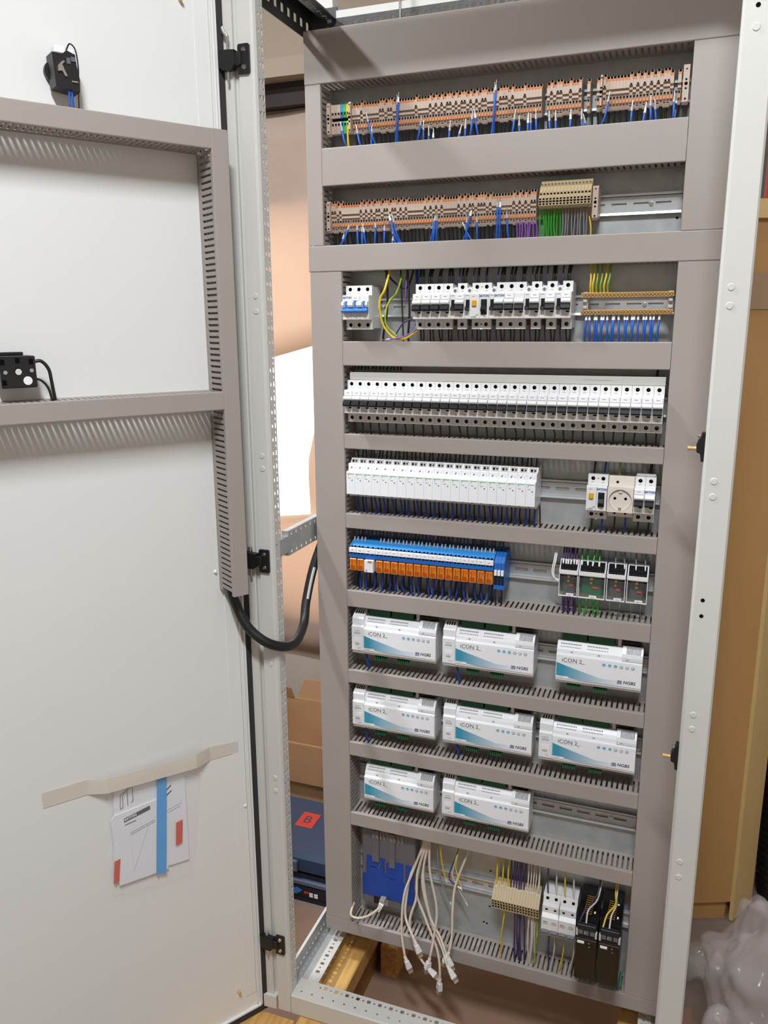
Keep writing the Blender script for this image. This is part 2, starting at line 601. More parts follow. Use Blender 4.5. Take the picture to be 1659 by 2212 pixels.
# ------------------------------------------------------------------ things behind the cabinet on the left
case = thing('tool_case', 'dark blue plastic tool case with grey latches on the floor behind the cabinet', 'tool case', (-0.36, 0.31, FZ))
cb = MB()
cb.cbox(-0.24, 0.24, 0.0, 0.265, 0.0, 0.075, 'case_blue', 0.012)
obj('lower_shell', cb, case)
obj('lid', MB().cbox(-0.24, 0.24, 0.0, 0.265, 0.082, 0.145, 'case_blue', 0.012), case)
obj('seam', MB().box(-0.236, 0.236, 0.003, 0.262, 0.073, 0.084, 'case_dark'), case)
obj('front_rib', MB().cbox(-0.22, 0.22, -0.006, 0.004, 0.052, 0.068, 'case_grey', 0.003), case)
obj('base_rim', MB().box(-0.235, 0.235, -0.004, 0.002, 0.0, 0.016, 'case_dark'), case)
for x in (-0.02, 0.15):
    obj('latch', MB().cbox(x, x + 0.085, -0.008, 0.004, 0.092, 0.128, 'case_grey', 0.003), case)
lb = obj('label_panel', MB().box(0.02, 0.15, -0.0055, -0.003, 0.018, 0.050, 'case_dark'), case)
pic = MB().ext([(0.035, 0.024), (0.058, 0.022), (0.07, 0.030), (0.078, 0.038), (0.06, 0.044), (0.045, 0.036), (0.036, 0.034)], 'y', -0.0068, -0.0056, 'mcb_blue')
obj('tool_picture', pic, lb)
pr_ = MB()
for i in range(2):
    for j in range(2):
        pr_.box(0.10 + i * 0.015, 0.111 + i * 0.015, -0.0066, -0.0056, 0.022 + j * 0.007, 0.0275 + j * 0.007, 'label_white')
obj('icon', pr_, lb)
obj('red_mark', MB().box(0.083, 0.097, -0.0066, -0.0056, 0.030, 0.036, 'red'), lb)
em = obj('lid_emblem', MB().box(-0.005, 0.05, 0.12, 0.19, 0.1452, 0.1458, 'red'), case)
# B cut in the emblem
bt = text('B', 0.05, 'case_blue', em, (0.022, 0.155, 0.1461), 'CENTER')
bt.rotation_euler = (-pi / 2, 0, 0)

dev = thing('white_device', 'small white plastic box with a coiled cord lying on the blue tool case', 'box', (-0.425, 0.375, FZ + 0.145))
obj('body', MB().cbox(-0.05, 0.05, -0.03, 0.05, 0.0, 0.024, 'plug_white', 0.004), dev)
obj('cord', MB().tube([(0.02 + 0.028 * cos(a), 0.03 + 0.028 * sin(a), 0.027 + 0.0012 * a) for a in [i * .5 for i in range(26)]], 0.0022, 'wire_grey', 6), dev)

bxt = thing('cardboard_box', 'open brown cardboard box with raised flaps behind the blue tool case', 'box', (-0.52, 0.72, FZ))
def panelbox(name, x0, x1, y0, y1, z0, z1, m='card'):
    return obj(name, MB().box(x0, x1, y0, y1, z0, z1, m), bxt)
panelbox('front_wall', -0.23, 0.23, 0.0, 0.004, 0.0, 0.235)
panelbox('back_wall', -0.23, 0.23, 0.30, 0.304, 0.0, 0.235)
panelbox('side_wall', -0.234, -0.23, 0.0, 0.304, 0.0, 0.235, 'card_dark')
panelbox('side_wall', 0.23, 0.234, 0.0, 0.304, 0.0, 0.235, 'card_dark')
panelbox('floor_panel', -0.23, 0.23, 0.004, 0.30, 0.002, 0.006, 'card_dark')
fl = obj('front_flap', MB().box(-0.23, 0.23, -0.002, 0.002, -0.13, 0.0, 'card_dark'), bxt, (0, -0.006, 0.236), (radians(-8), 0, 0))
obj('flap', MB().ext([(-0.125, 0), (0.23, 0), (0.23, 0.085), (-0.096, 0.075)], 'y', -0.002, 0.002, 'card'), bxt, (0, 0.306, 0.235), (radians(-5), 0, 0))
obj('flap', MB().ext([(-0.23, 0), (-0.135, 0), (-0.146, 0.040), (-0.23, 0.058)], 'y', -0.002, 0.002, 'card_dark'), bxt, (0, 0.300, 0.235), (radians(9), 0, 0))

# ------------------------------------------------------------------ wardrobe, bag and hose on the right
wd = thing('wardrobe', 'tall tan wooden wardrobe standing behind the cabinet on the right', 'wardrobe', (0.75, 0.6, FZ))
def wpart(name, mb):
    return part(name, wd, mb)
u = Vector((0.1004, 0.0420, 0)).normalized()
A = Vector((0.50, 0.487, 0)); B = Vector((0.845, 0.632, 0)); C2 = Vector((0.901, 0.731, 0))
wpart('carcass', MB().ext([(A.x, A.y), (B.x, B.y), (C2.x, C2.y), (0.80, 1.10), (0.45, 1.10)], 'z', -1.50, 0.29, 'wardrobe'))
wpart('plinth', MB().ext([(A.x, A.y + .02), (B.x - .01, B.y + .01), (C2.x - .02, C2.y), (0.79, 1.09), (0.46, 1.09)], 'z', -1.56, -1.50, 'wardrobe'))
e = (C2 - B).normalized()
nn = Vector((e.y, -e.x, 0))
for (a, b) in ((0.0, 0.052), (0.055, 0.110)):
    p = [B + e * a, B + e * b, B + e * b + nn * 0.010, B + e * a + nn * 0.010]
    wpart('stile', MB().ext([(q.x, q.y) for q in p], 'z', -1.555, 0.29, 'wardrobe_edge'))
nf = Vector((u.y, -u.x, 0))
p = [A, B, B + nf * 0.003, A + nf * 0.003]
wpart('cross_band', MB().ext([(q.x, q.y) for q in p], 'z', 0.06, 0.14, 'wall_band'))
wpart('top_board', MB().ext([(q.x, q.y) for q in [A + nf * .012, B + nf * .012, C2 + nn * .012, Vector((0.80, 1.10, 0)), Vector((0.45, 1.10, 0))]], 'z', 0.255, 0.295, 'wardrobe_edge'))
can = thing('red_canister', 'red container standing on top of the tan wardrobe', 'container', (0.82, 0.70, 0.295))
obj('body', MB().cyl((0, 0, 0), (0, 0, 0.11), 0.055, 'red_paint', 20), can)
obj('cap', MB().cyl((0, 0, 0.11), (0, 0, 0.14), 0.03, 'black', 14), can)
tag(obj('dark_backdrop', MB().cbox(0.77, 0.90, 0.76, 1.02, 0.2955, 0.62, 'case_dark', 0.01)), 'dark block standing in for the dark background behind the red container', 'box')  # dark block in place of the dark background above the wardrobe

hs = MB()
hp = spline([(0.99, 0.84, -0.80), (0.945, 0.80, -1.0), (0.955, 0.79, -1.25), (0.965, 0.78, -1.545)], 14)
hs.tube(hp, 0.042, 'black', 14)
ho = obj('ribbed_hose', hs)
tag(ho, 'black corrugated hose hanging beside the tan wardrobe', 'hose')
rb = MB()
for i in range(0, len(hp) - 1):
    d = (hp[i + 1] - hp[i]).normalized()
    rb.cyl(hp[i] - d * .004, hp[i] + d * .004, 0.046, 'black', 14)
obj('rib', rb, ho)

def blob(name, label, cat, loc, rx, ry, rz, m, seed, amp=0.16, nu=28, nv=16, crease=0.0):
    from mathutils import noise
    vs, fs = [], []
    for i in range(nv + 1):
        th = pi * i / nv
        for j in range(nu):
            ph = 2 * pi * j / nu
            d = Vector((sin(th) * cos(ph), sin(th) * sin(ph), cos(th)))
            k = 1 + amp * noise.noise(d * 2.2 + Vector((seed, 0, 0))) + amp * .5 * noise.noise(d * 5 + Vector((0, seed, 0)))
            k += 0.05 * abs(sin(5 * ph + seed)) * sin(th) - crease * (abs(noise.noise(d * 4.5 + Vector((1, seed, 2)))) + .6 * abs(noise.noise(d * 9 + Vector((seed, 3, 1)))))
            q = Vector((d.x * rx * k, d.y * ry * k, rz + d.z * rz * k))
            q.z = max(q.z, 0.002)
            vs.append(q)
    for i in range(nv):
        for j in range(nu):
            a = i * nu + j; b = i * nu + (j + 1) % nu
            fs.append((a, b, b + nu, a + nu))
    mb = MB()
    mb.add(vs, fs, m, True)
    return tag(obj(name, mb, None, loc), label, cat)
bg = blob('plastic_bag', 'large crumpled translucent plastic bag on the floor beside the right post', 'bag', (0.905, 0.12, FZ), 0.145, 0.145, 0.22, 'plastic_bag', 4, 0.24, 80, 48, 0.09)
hd = MB()
hd.tube(spline([(0.800, 0.02, 0.08 + FZ), (0.772, 0.0, 0.16 + FZ), (0.768, 0.0, 0.24 + FZ), (0.785, 0.01, 0.26 + FZ), (0.805, 0.03, 0.20 + FZ)], 6), 0.019, 'plastic_bag', 8)
hh = obj('bag_handle', hd, bg)
hh.location = -Vector(bg.location)
blob('clear_film', 'crumpled clear film lying on the floor at the wardrobe foot', 'film', (0.775, 0.40, FZ), 0.06, 0.05, 0.035, 'film_clear', 9, 0.6, 24, 12)

# ------------------------------------------------------------------ cabinet frame
Y0 = -0.172
ZB, ZT = -1.418, 0.63
frm = thing('switch_cabinet', 'tall light grey switch cabinet with perforated frame and open white door', 'cabinet', (0.3, 0.0, ZB))
def fpart(name, mb, label=None):
    o = part(name, frm, mb)
    if label:
        o['label'] = label
    return o
def rowholes(L, pitch, size, w0, w1, start, big=None):
    out, k, a = [], 0, start
    while a < L - pitch * .6:
        if big and k % 2 == 0:
            out.append((a - big[0] / 2, a + big[0] / 2, big[1], big[2]))
        else:
            out.append((a - size / 2, a + size / 2, w0, w1))
        a += pitch
        k += 1
    return out
LZ = ZT - ZB
for side in (-1, 1):
    def X(x):
        return x if side < 0 else 0.6 - x      # the right post mirrors the left one
    mb = MB()
    pf = [(X(-0.104), Y0), (X(-0.080), Y0), (X(-0.0755), Y0 + .0015), (X(-0.0728), Y0 + .006), (X(-0.0728), Y0 + .0075), (X(-0.104), Y0 + .0075)]
    if side > 0:
        pf = [(0.704, Y0 + .004), (0.701, Y0), (0.664, Y0), (0.660, Y0 + .004), (0.660, Y0 + 0.03), (0.704, Y0 + 0.03)]
    mb.ext(pf, 'z', ZB, ZT, 'frame_paint')
    if side < 0:
        mb.ext([(-0.1045, Y0 + .002), (-0.104, Y0 + .0075), (-0.108, Y0 + .012), (-0.117, Y0 + .012), (-0.117, Y0 + .016), (-0.100, Y0 + .016)], 'z', ZB + .03, ZT, 'frame_paint')
        mb.ext([(-0.117, Y0 + .006), (-0.119, Y0 + .004), (-0.148, Y0 + .004), (-0.148, Y0 + .010), (-0.117, Y0 + .016)], 'z', ZB + .03, ZT, 'frame_paint')
        mb.ext([(-0.155, Y0 + .012), (-0.137, Y0 - .004), (-0.108, Y0 - .002), (-0.108, Y0 + .016)], 'z', ZB, ZB + .03, 'frame_paint')
        o = Vector((-0.0728, Y0 + .0075, ZB))
        mb.perf(o, (0, 1, 0), (0, 0, 1), [], 0.0, LZ, 'frame_paint')
        mb.perf(o, (0, 0, 1), (0, -1, 0), [], LZ, 0.0001, 'frame_paint')
        h1 = [(a - .0028, a + .0028, .0034, .0086) for a in [0.07 + .025 * i for i in range(77)]]
        mb.perf((-0.0728, Y0 + .0195, ZB), (0, 0, 1), (0, -1, 0), h1, LZ, 0.012, 'frame_paint')
        h2 = []
        for i in range(154):
            a = 0.07 + .0125 * i
            h2.append((a - .0045, a + .0045, .0025, .0075) if i % 2 == 0 else (a - .002, a + .002, .003, .007))
        mb.perf((-0.0728, Y0 + .0295, ZB), (0, 0, 1), (0, -1, 0), h2, LZ, 0.010, 'frame_paint')
    fpart('post', mb, None if side < 0 else 'plain light grey right post')
    obj_r = []
    zs = [(0.0805, 0.0546), (-0.2015, -0.2254), (-0.5848, -0.610), (-0.8558, -0.8852)]
    for pr2 in zs:
        for z in pr2:
            x = -0.0900 if side < 0 else 0.6768
            fpart('plug', MB().cyl((x, Y0 + .001, z), (x, Y0 - .0012, z), 0.0062, 'frame_paint', 14, r1=0.0045))
for (x, z) in ((0.6759, -0.3902), (0.6759, -0.4162), (0.679, 0.4404)):
    fpart('bolt_hole', MB().cyl((x, Y0 - .0003, z), (x, Y0 + .001, z), 0.0032, 'hole', 10))
fpart('plug', MB().cyl((0.679, Y0 + .001, 0.414), (0.679, Y0 - .0012, 0.414), 0.0062, 'frame_paint', 14, r1=0.0045))

# bottom front rail
mb = MB()
mb.ext([(Y0, ZB), (Y0, -1.375), (Y0 + .003, -1.372), (Y0 + .003, -1.374), (Y0 + .0015, -1.376), (Y0 + .0015, ZB)], 'x', -0.0727, 0.66, 'frame_paint')
L = 0.6675
h1 = [(a - .002, a + .002, .0115, .0155) for a in [0.017 + .025 * i for i in range(26)]]
mb.perf((-0.0727 + .065 - .065, Y0 + .003, -1.372), (1, 0, 0), (0, 1, 0), h1, 0.7327, 0.025, 'frame_paint')
h2 = []
for i in range(52):
    a = 0.052 + .0125 * i
    h2.append((a - .002, a + .002, .009, .013) if i % 2 == 0 else (a - .004, a + .004, .0075, .0155))
mb.perf((-0.0727, Y0 + .028, -1.372), (1, 0, 0), (0, 1, 0), h2, 0.7327, 0.022, 'frame_paint')
fpart('bottom_rail', mb)
# side rails, bottom
for side in (-1, 1):
    def X(x):
        return x if side < 0 else 0.6 - x
    a = X(-0.0855); b = X(-0.0565); c = X(-0.031)
    mb = MB()
    mb.box(min(a, b), max(a, b), -0.150, 0.11, -1.3765, -1.3745, 'galv')
    h = []
    for i in range(18):
        q = 0.028 + .0125 * i
        h.append((q - .0035, q + .0035, .010, .019) if i % 2 == 0 else (q - .002, q + .002, .0125, .0165))
    x0 = min(b, c)
    mb.perf((x0, -0.122, -1.372) if side < 0 else (x0, -0.122, -1.372), (1, 0, 0), (0, 1, 0), [], 0.0255, 0.0, 'frame_paint')
    mb.perf((x0 + 0.0255, -0.122, -1.372), (0, 1, 0), (-1, 0, 0), h, 0.232, 0.0255, 'frame_paint')
    hw = [(q - .004, q + .004, .016, .028) for q in [0.02 + .0155 * i for i in range(14)]]
    if side < 0:
        mb.perf((a - .001, 0.11, -1.376), (0, -1, 0), (0, 0, 1), hw, 0.25, 0.044, 'galv')
    else:
        mb.perf((a + .001, -0.14, -1.376), (0, 1, 0), (0, 0, 1), hw, 0.25, 0.044, 'galv')
    mb.box(min(a, a + side * .006), max(a, a + side * .006), -0.14, 0.11, -1.333, -1.331, 'frame_paint')
    fpart('side_rail', mb)
# top rails
mb = MB()
mb.box(-0.104, 0.704, Y0, Y0 + .05, 0.584, ZT, 'frame_paint')
fpart('top_rail', mb)
for side in (-1, 1):
    def X(x):
        return x if side < 0 else 0.6 - x
    a = X(-0.0855); b = X(-0.055); c = X(-0.030)
    mb = MB()
    hw = [(q - .005, q + .005, .016, .030) for q in [0.02 + .0255 * i for i in range(7)]]
    if side < 0:
        mb.perf((a, 0.075, 0.549), (0, -1, 0), (0, 0, 1), hw, 0.225, 0.055, 'galv_dark')
    else:
        mb.perf((a, -0.15, 0.549), (0, 1, 0), (0, 0, 1), hw, 0.225, 0.055, 'galv_dark')
    mb.box(min(a, b), max(a, b), -0.15, 0.10, 0.602, 0.604, 'galv_dark')
    h = []
    for i in range(18):
        q = 0.014 + .0125 * i
        h.append((q - .0042, q + .0042, .010, .019) if i % 2 == 0 else (q - .002, q + .002, .0125, .0165))
    x1 = max(b, c)
    mb.perf((x1, -0.122, 0.583), (0, 1, 0), (-1, 0, 0), h, 0.232, 0.0255, 'galv_dark')
    mb.box(min(b, b + .002), max(b, b + .002), -0.122, 0.11, 0.583, 0.604, 'galv_dark')
    mb.box(min(a, c), max(a, c), 0.070, 0.074, 0.549, 0.604, 'galv_dark')
    fpart('side_rail', mb)
    # rear posts
    fpart('rear_post', MB().box(min(X(-0.082), X(-0.045)), max(X(-0.082), X(-0.045)), 0.085, 0.115, ZB, ZT, 'frame_paint'))
mb = MB()
h = []
for i in range(46):
    q = 0.012 + .0125 * i
    h.append((q - .0042, q + .0042, .007, .014) if i % 2 == 0 else (q - .002, q + .002, .0085, .0125))
mb.perf((-0.03, 0.066, 0.5625), (1, 0, 0), (0, 0, 1), h, 0.66, 0.0205, 'galv_dark')
mb.box(-0.03, 0.63, 0.066, 0.110, 0.5835, 0.5960, 'frame_paint')
fpart('rear_rail', mb)
fpart('rear_rail', MB().box(-0.082, 0.682, 0.085, 0.115, ZB, ZB + .045, 'frame_paint'))
rod = part('threaded_rod', frm, MB().cyl((0.099, 0.055, 0.55), (0.099, 0.055, 0.625), 0.0022, 'steel', 8))

# bracket carrying the mounting plate
br = MB()
br.box(-0.0855, -0.0720, -0.113, 0.058, -0.358, -0.3565, 'galv')
br.box(-0.0855, -0.0720, -0.113, 0.058, -0.4055, -0.404, 'galv')
hb = [(q - .0028, q + .0028, .004, .010) for q in [0.012 + .0215 * i for i in range(7)]]
br.perf((-0.0715, 0.058 - .171, -0.4055), (0, 1, 0), (0, 0, 1), hb, 0.171, 0.0245, 'galv')
hb = [(q - .0028, q + .0028, .0145, .0205) for q in [0.012 + .0215 * i for i in range(7)]]
br.perf((-0.0715, 0.058 - .171, -0.381), (0, 1, 0), (0, 0, 1), hb, 0.171, 0.0245, 'galv')
br.box(-0.0855, -0.0715, -0.1145, -0.113, -0.4055, -0.3565, 'galv')
br.box(-0.0865, -0.0715, -0.150, -0.1145, -0.398, -0.366, 'galv')
adopt(tag(obj('support_bracket', br), 'perforated galvanised bracket'), frm)

# door latch catches on the right post
for z, lb in ((-0.1534, 'upper black catch with brass pin on the right post'), (-0.6695, 'lower black catch with brass pin on the right post')):
    t = adopt(thing('door_catch', lb, 'catch', (0.6605, -0.160, z)), frm)
    obj('bracket', MB().ext([(-0.0005, -0.020), (-0.0045, -0.020), (-0.0065, -0.008), (-0.0115, -0.006), (-0.0125, 0.004), (-0.010, 0.012), (-0.007, 0.016), (-0.005, 0.024), (-0.0005, 0.024)], 'y', -0.008, 0.008, 'black'), t)
    obj('pin', MB().cyl((-0.011, 0, -0.001), (-0.017, 0, -0.001), 0.0036, 'brass', 12, r1=0.0028).cyl((-0.017, 0, -0.001), (-0.0245, 0, -0.001), 0.0028, 'brass', 12, r1=0.0038), t)
    obj('screw', MB().cyl((-0.008, -0.003, 0.018), (-0.011, -0.003, 0.019), 0.0034, 'steel', 10), t)

# ------------------------------------------------------------------ door
DR = radians(57)
DH = (-0.14, -0.165, 0.0)
def dthing(name, label, cat, s, z, off=0.0, group=None):
    p = Vector(DH) + Vector((cos(DR), sin(DR), 0)) * s + Vector((sin(DR), -cos(DR), 0)) * off
    return thing(name, label, cat, (p.x, p.y, z), group, (0, 0, DR))
DZ0, DZ1 = -1.428, 0.645
door = adopt(thing('door', 'open white steel door', 'door', (DH[0], DH[1], DZ0), None, (0, 0, DR)), frm)
H0 = DZ1 - DZ0
obj('leaf', MB().box(-0.76, 0.004, 0.0, 0.022, 0.0, H0, 'door_paint'), door)
lip = MB()
lip.box(-0.021, -0.0175, -0.0035, 0.0, 0.02, H0 - .02, 'door_paint')
lip.box(-0.013, -0.0095, -0.006, 0.0, 0.012, H0 - .012, 'door_paint')
lip.box(-0.75, -0.0095, -0.006, 0.0, 0.012, 0.0155, 'door_paint')
lip.box(-0.75, -0.0095, -0.006, 0.0, H0 - .0155, H0 - .012, 'door_paint')
obj('edge_lip', lip, door)
obj('stiffener', MB().cbox(-0.0475, -0.0215, -0.0012, 0.0, 0.05, H0 - .05, 'door_paint', 0.001), door)
gk = MB()
gk.box(-0.0088, 0.006, -0.0075, 0.0, 0.0, H0, 'gasket')
gk.box(-0.76, -0.0088, -0.0075, 0.0, 0.0, 0.0115, 'gasket')
gk.box(-0.76, -0.0088, -0.0075, 0.0, H0 - .0115, H0, 'gasket')
obj('gasket', gk, door)['label'] = 'black rubber sealing strip'
for (s, z) in ((-0.0257, -0.9237), (-0.0621, -0.4179)):
    obj('rivet', MB().cyl((s, 0, z - DZ0), (s, -0.004, z - DZ0), 0.0042, 'door_paint', 12, r1=0.002), door)
for (s, z) in ((-0.0625, -1.3533), (-0.0687, 0.5378)):
    obj('stud', MB().cyl((s, 0, z - DZ0), (s, -0.009, z - DZ0), 0.0028, 'brass', 10), door)['label'] = 'copper stud'

# hinges
for z, which in ((0.4565, 'upper'), (-0.4015, 'middle'), (-1.2500, 'lower')):
    t = adopt(thing('hinge', which + ' black door hinge', 'hinge', (-0.0925, Y0, z)), frm)
    obj('post_leaf', MB().ext([(-0.0105, -0.022), (0.0085, -0.0225), (0.0105, -0.020), (0.0105, 0.0205), (0.0085, 0.0225), (-0.009, 0.0225), (-0.0105, 0.019)], 'y', -0.0045, 0.0, 'black'), t)
    obj('arm', MB().cbox(-0.018, -0.004, -0.009, -0.001, -0.010, 0.010, 'black', 0.002), t)
    obj('knuckle', MB().ext([(-0.044, -0.008), (-0.037, -0.0155), (-0.020, -0.0155), (-0.014, -0.008), (-0.014, 0.014), (-0.044, 0.016)], 'y', -0.010, 0.002, 'black'), t)
    pz = MB().cyl((-0.029, -0.004, -0.034), (-0.029, -0.004, 0.024), 0.0022, 'steel', 8)
    if which == 'upper':
        pz.tube(spline([(-0.029, -0.004, 0.024), (-0.028, -0.005, 0.036), (-0.033, -0.006, 0.042), (-0.036, -0.006, 0.050)], 5), 0.0026, 'steel', 8)
    else:
        pz.cyl((-0.029, -0.004, 0.020), (-0.029, -0.004, 0.026), 0.0042, 'steel', 10)
    obj('hinge_pin', pz, t)
    for dz in (-0.0125, 0.0135):
        obj('screw', MB().cyl((0.0005, -0.0045, dz), (0.0005, -0.007, dz), 0.0042, 'steel', 12, r1=0.003), t)

# ------------------------------------------------------------------ wiring ducts
def duct(label, name, L, Wd, loc, rot=None, group=None, depth=0.06, pitch=0.01, lid_m='duct', flip=False):
    """slotted duct lying along local x from 0 to L, height 0..Wd along local z, from the plate (y=depth) to the cover (y=0)"""
    t = thing(name, label, 'duct', loc, group, rot)
    b = MB()
    b.box(0, L, depth - .0015, depth, 0.0005, Wd - .0005, 'duct')
    n = int((L - 0.006) / pitch)
    for z0 in (0.0012, Wd - 0.0026):
        b.box(0, L, depth - .010, depth - .0015, z0, z0 + .0014, 'duct')
        for i in range(n + 1):
            a = i * pitch + 0.0005
            b.box(a, min(a + pitch * .62, L), 0.009, depth - .010, z0, z0 + .0014, 'duct')
        b.box(0, L, 0.0015, 0.009, z0, z0 + .0014, 'duct')
    obj('slotted_body', b, t)
    c = MB()
    r = 0.0016
    prof = [(0.0075, 0.0), (r, 0.0), (0.0004, 0.0005), (0.0, r), (0.0, Wd - r), (0.0004, Wd - .0005), (r, Wd), (0.0075, Wd), (0.0075, Wd - .0011), (0.0018, Wd - .0011), (0.0018, 0.0011), (0.0075, 0.0011)]
    c.ext(prof, 'x', 0, L, lid_m)
    obj('cover', c, t)
    return t
g = 'grey slotted wiring ducts on the mounting plate'
HD = [
    ('wide grey cable duct along the top edge, above the upper terminal row', -0.067, 0.668, 0.4565, 0.5465),
    ('grey cable duct between the two rows of terminal blocks', -0.0350, 0.5995, 0.2822, 0.3481),
    ('grey full-width cable duct between the terminal blocks and the busbar row', -0.067, 0.668, 0.1295, 0.1770),
    ('grey cable duct between the busbar row and the full breaker row', 0.0005, 0.5995, -0.0461, 0.0),
    ('grey cable duct just under the full breaker row', 0.0005, 0.5995, -0.2084, -0.1790),
    ('grey cable duct just under the power socket row', 0.0005, 0.5995, -0.3711, -0.3402),
    ('grey cable duct just under the orange relay row', 0.0005, 0.5995, -0.5392, -0.5036),
    ('grey cable duct under the upper row of control modules', 0.0005, 0.5995, -0.7103, -0.6805),
    ('grey cable duct under the middle row of control modules', 0.0005, 0.5995, -0.8809, -0.8489),
    ('grey cable duct under the lower row of control modules', 0.0005, 0.5995, -1.0523, -1.0205),
    ('grey cable duct along the bottom edge of the mounting plate', -0.0655, 0.668, -1.3386, -1.3043),
]
for lb, x0, x1, z0, z1 in HD:
    duct(lb, 'wiring_duct', x1 - x0, z1 - z0, (x0, 0, z0), None, g)
def vduct(lb, x0, x1, z0, z1):
    # local x runs down along -z, local z runs along +x
    duct(lb, 'wiring_duct', z1 - z0, x1 - x0, (x0, 0, z1), (0, pi / 2, 0), g)
vduct('narrow grey vertical cable duct left of the terminal block rows', -0.067, -0.0355, 0.1775, 0.4560)
vduct('long grey vertical cable duct on the left below the terminal rows', -0.0655, 0.0, -1.3038, 0.1290)
vduct('short grey vertical cable duct right of the terminal block rows', 0.600, 0.668, 0.1775, 0.4560)
vduct('long grey vertical cable duct on the right below the terminal rows', 0.600, 0.668, -1.3038, 0.1290)

# ducts on the door
def dduct(lb, s0, s1, z0, z1, vert=False):
    p = Vector(DH) + Vector((cos(DR), sin(DR), 0)) * s0 + Vector((sin(DR), -cos(DR), 0)) * 0.0605
    if vert:
        duct(lb, 'wiring_duct', z1 - z0, s1 - s0, (p.x, p.y, z1), (0, pi / 2, DR), 'grey ducts on the open door')
    else:
        duct(lb, 'wiring_duct', s1 - s0, z1 - z0, (p.x, p.y, z0), (0, 0, DR), 'grey ducts on the open door')
dduct('upper horizontal grey cable duct on the open door', -0.74, -0.0555, 0.3088, 0.3402)
dduct('lower horizontal grey cable duct on the open door', -0.74, -0.0555, -0.1112, -0.0798)
dduct('vertical grey cable duct along the hinge edge of the open door', -0.0553, -0.0248, -0.4532, 0.3402, True)

# mounting plate
mp = MB()
mp.box(-0.078, 0.678, 0.0605, 0.063, -1.352, 0.556, 'galv')
plo = obj('mounting_plate', mp)
tag(plo, 'galvanised steel mounting plate behind the wiring ducts', 'plate')
ph = MB()
for (x, z) in ((0.592, 0.204), (0.305, -1.135), (0.305, -1.225), (0.30, -1.09), (0.45, -1.093), (0.58, -0.60), (0.30, -1.27), (0.293, -1.268)):
    ph.cyl((x, 0.0602, z), (x, 0.0606, z), 0.0022, 'hole', 8)
obj('drill_hole', ph, plo)

# DIN rails
def din(lb, z, x0=0.002, x1=0.598, zz=0.0175):
    t = thing('din_rail', lb, 'rail', (x0, 0.06, z), 'galvanised mounting rails')
    m = MB()
    L = x1 - x0
    for sgn in (-1, 1):
        if sgn > 0:
            m.box(0, L, -0.0078, -0.0066, .0125, .0175, 'rail')
        else:
            m.ext([(-0.0066, -.0125), (-0.0076, -.0125), (-0.0090, -.0168), (-0.0088, -.0175), (-0.0066, -.0175)], 'x', 0, L, 'rail')  # lower lip given a tilt so it catches the lamp as a bright line
        m.box(0, L, -0.0078, -0.0002, min(sgn * .0125, sgn * .0135), max(sgn * .0125, sgn * .0135), 'rail')
    h = [(a, a + .025, .0095, .0155) for a in [0.01 + .0362 * i for i in range(int(L / .0362))]]
    m.perf((0, -0.0013, -0.0125), (1, 0, 0), (0, 0, 1), h, L, 0.025, 'rail', t=-0.001)
    obj('profile', m, t)
    for x in (0.06, L * .5 - .03, L - .049):
        obj('screw', MB().cyl((x, -0.0013, 0), (x, -0.0045, 0), 0.0042, 'steel', 10, r1=0.0032), t)
RZ = [0.398, 0.2285, 0.0625, -0.1145, -0.2735, -0.4395, -0.604, -0.775, -0.9455, -1.172]
for z, lb in zip(RZ, ('behind the upper terminal blocks', 'behind the lower terminal blocks', 'of the busbar row', 'of the full breaker row', 'of the power socket row', 'of the orange relay row',
                      'behind the upper control modules', 'behind the middle control modules', 'behind the lower control modules', 'of the bottom device row')):
    din('galvanised mounting rail ' + lb, z, -0.033 if z > .15 else 0.002)

# ------------------------------------------------------------------ terminal blocks
def term_body(mb, kind, wd=0.0051, m='term'):
    """push-in terminal block: profile in (y, z) about the rail centre; kind 1 is the taller one"""
    k = 0.0038 if kind else 0.0
    top = 0.0265 + k
    bot = -0.0265 - (0.001 if kind else -0.001)
    x0, x1 = 0.0, wd
    s = [(0.052, top - .004), (0.026, top), (0.0215, top - .0015), (0.0185, top - .010), (0.0150, top - .0105), (0.0150, 0.0045 + k), (0.0195, 0.0040 + k),
         (0.0195, 0.0015 + k), (0.0165, 0.0010 + k), (0.0165, -0.0025 + k), (0.0205, -0.0030 + k), (0.0205, -0.0055 + k), (0.0170, -0.0060 + k),
         (0.0185, -0.0100), (0.0225, bot + .004), (0.0245, bot), (0.030, bot - .001), (0.052, bot + .006)]
    mb.ext(s, 'x', x0, x1, m)
    c = wd / 2
    # conductor funnels and test holes
    mb.ext([(0.0272, top + .0002), (0.0212, top - .0012), (0.0200, top - .0052), (0.0260, top - .0050)], 'x', c - .0019, c + .0019, 'hole')
    mb.ext([(0.0215, bot + .0068), (0.0236, bot + .0018), (0.0260, bot + .0018), (0.0260, bot + .0068)], 'x', c - .0018, c + .0018, 'hole')
    mb.box(c - .0013, c + .0013, 0.0168, 0.019, -0.0092, -0.0068, 'hole')
    if kind:
        mb.box(c - .0013, c + .0013, 0.0146, 0.0152, 0.0046 + k, 0.0072 + k, 'hole')
def term_lever(mb, kind, upper, wd=0.0051):
    k = 0.0038 if kind else 0.0
    c = wd / 2
    if upper:
        z1 = 0.0265 + k - .0058
        mb.cbox(c - .0021, c + .0021, 0.0166, 0.0215, z1 - .0056, z1, 'term_orange', 0.0004)
    else:
        mb.cbox(c - .0019, c + .0019, 0.0176, 0.0225, -0.0172, -0.0125, 'term_orange', 0.0004)
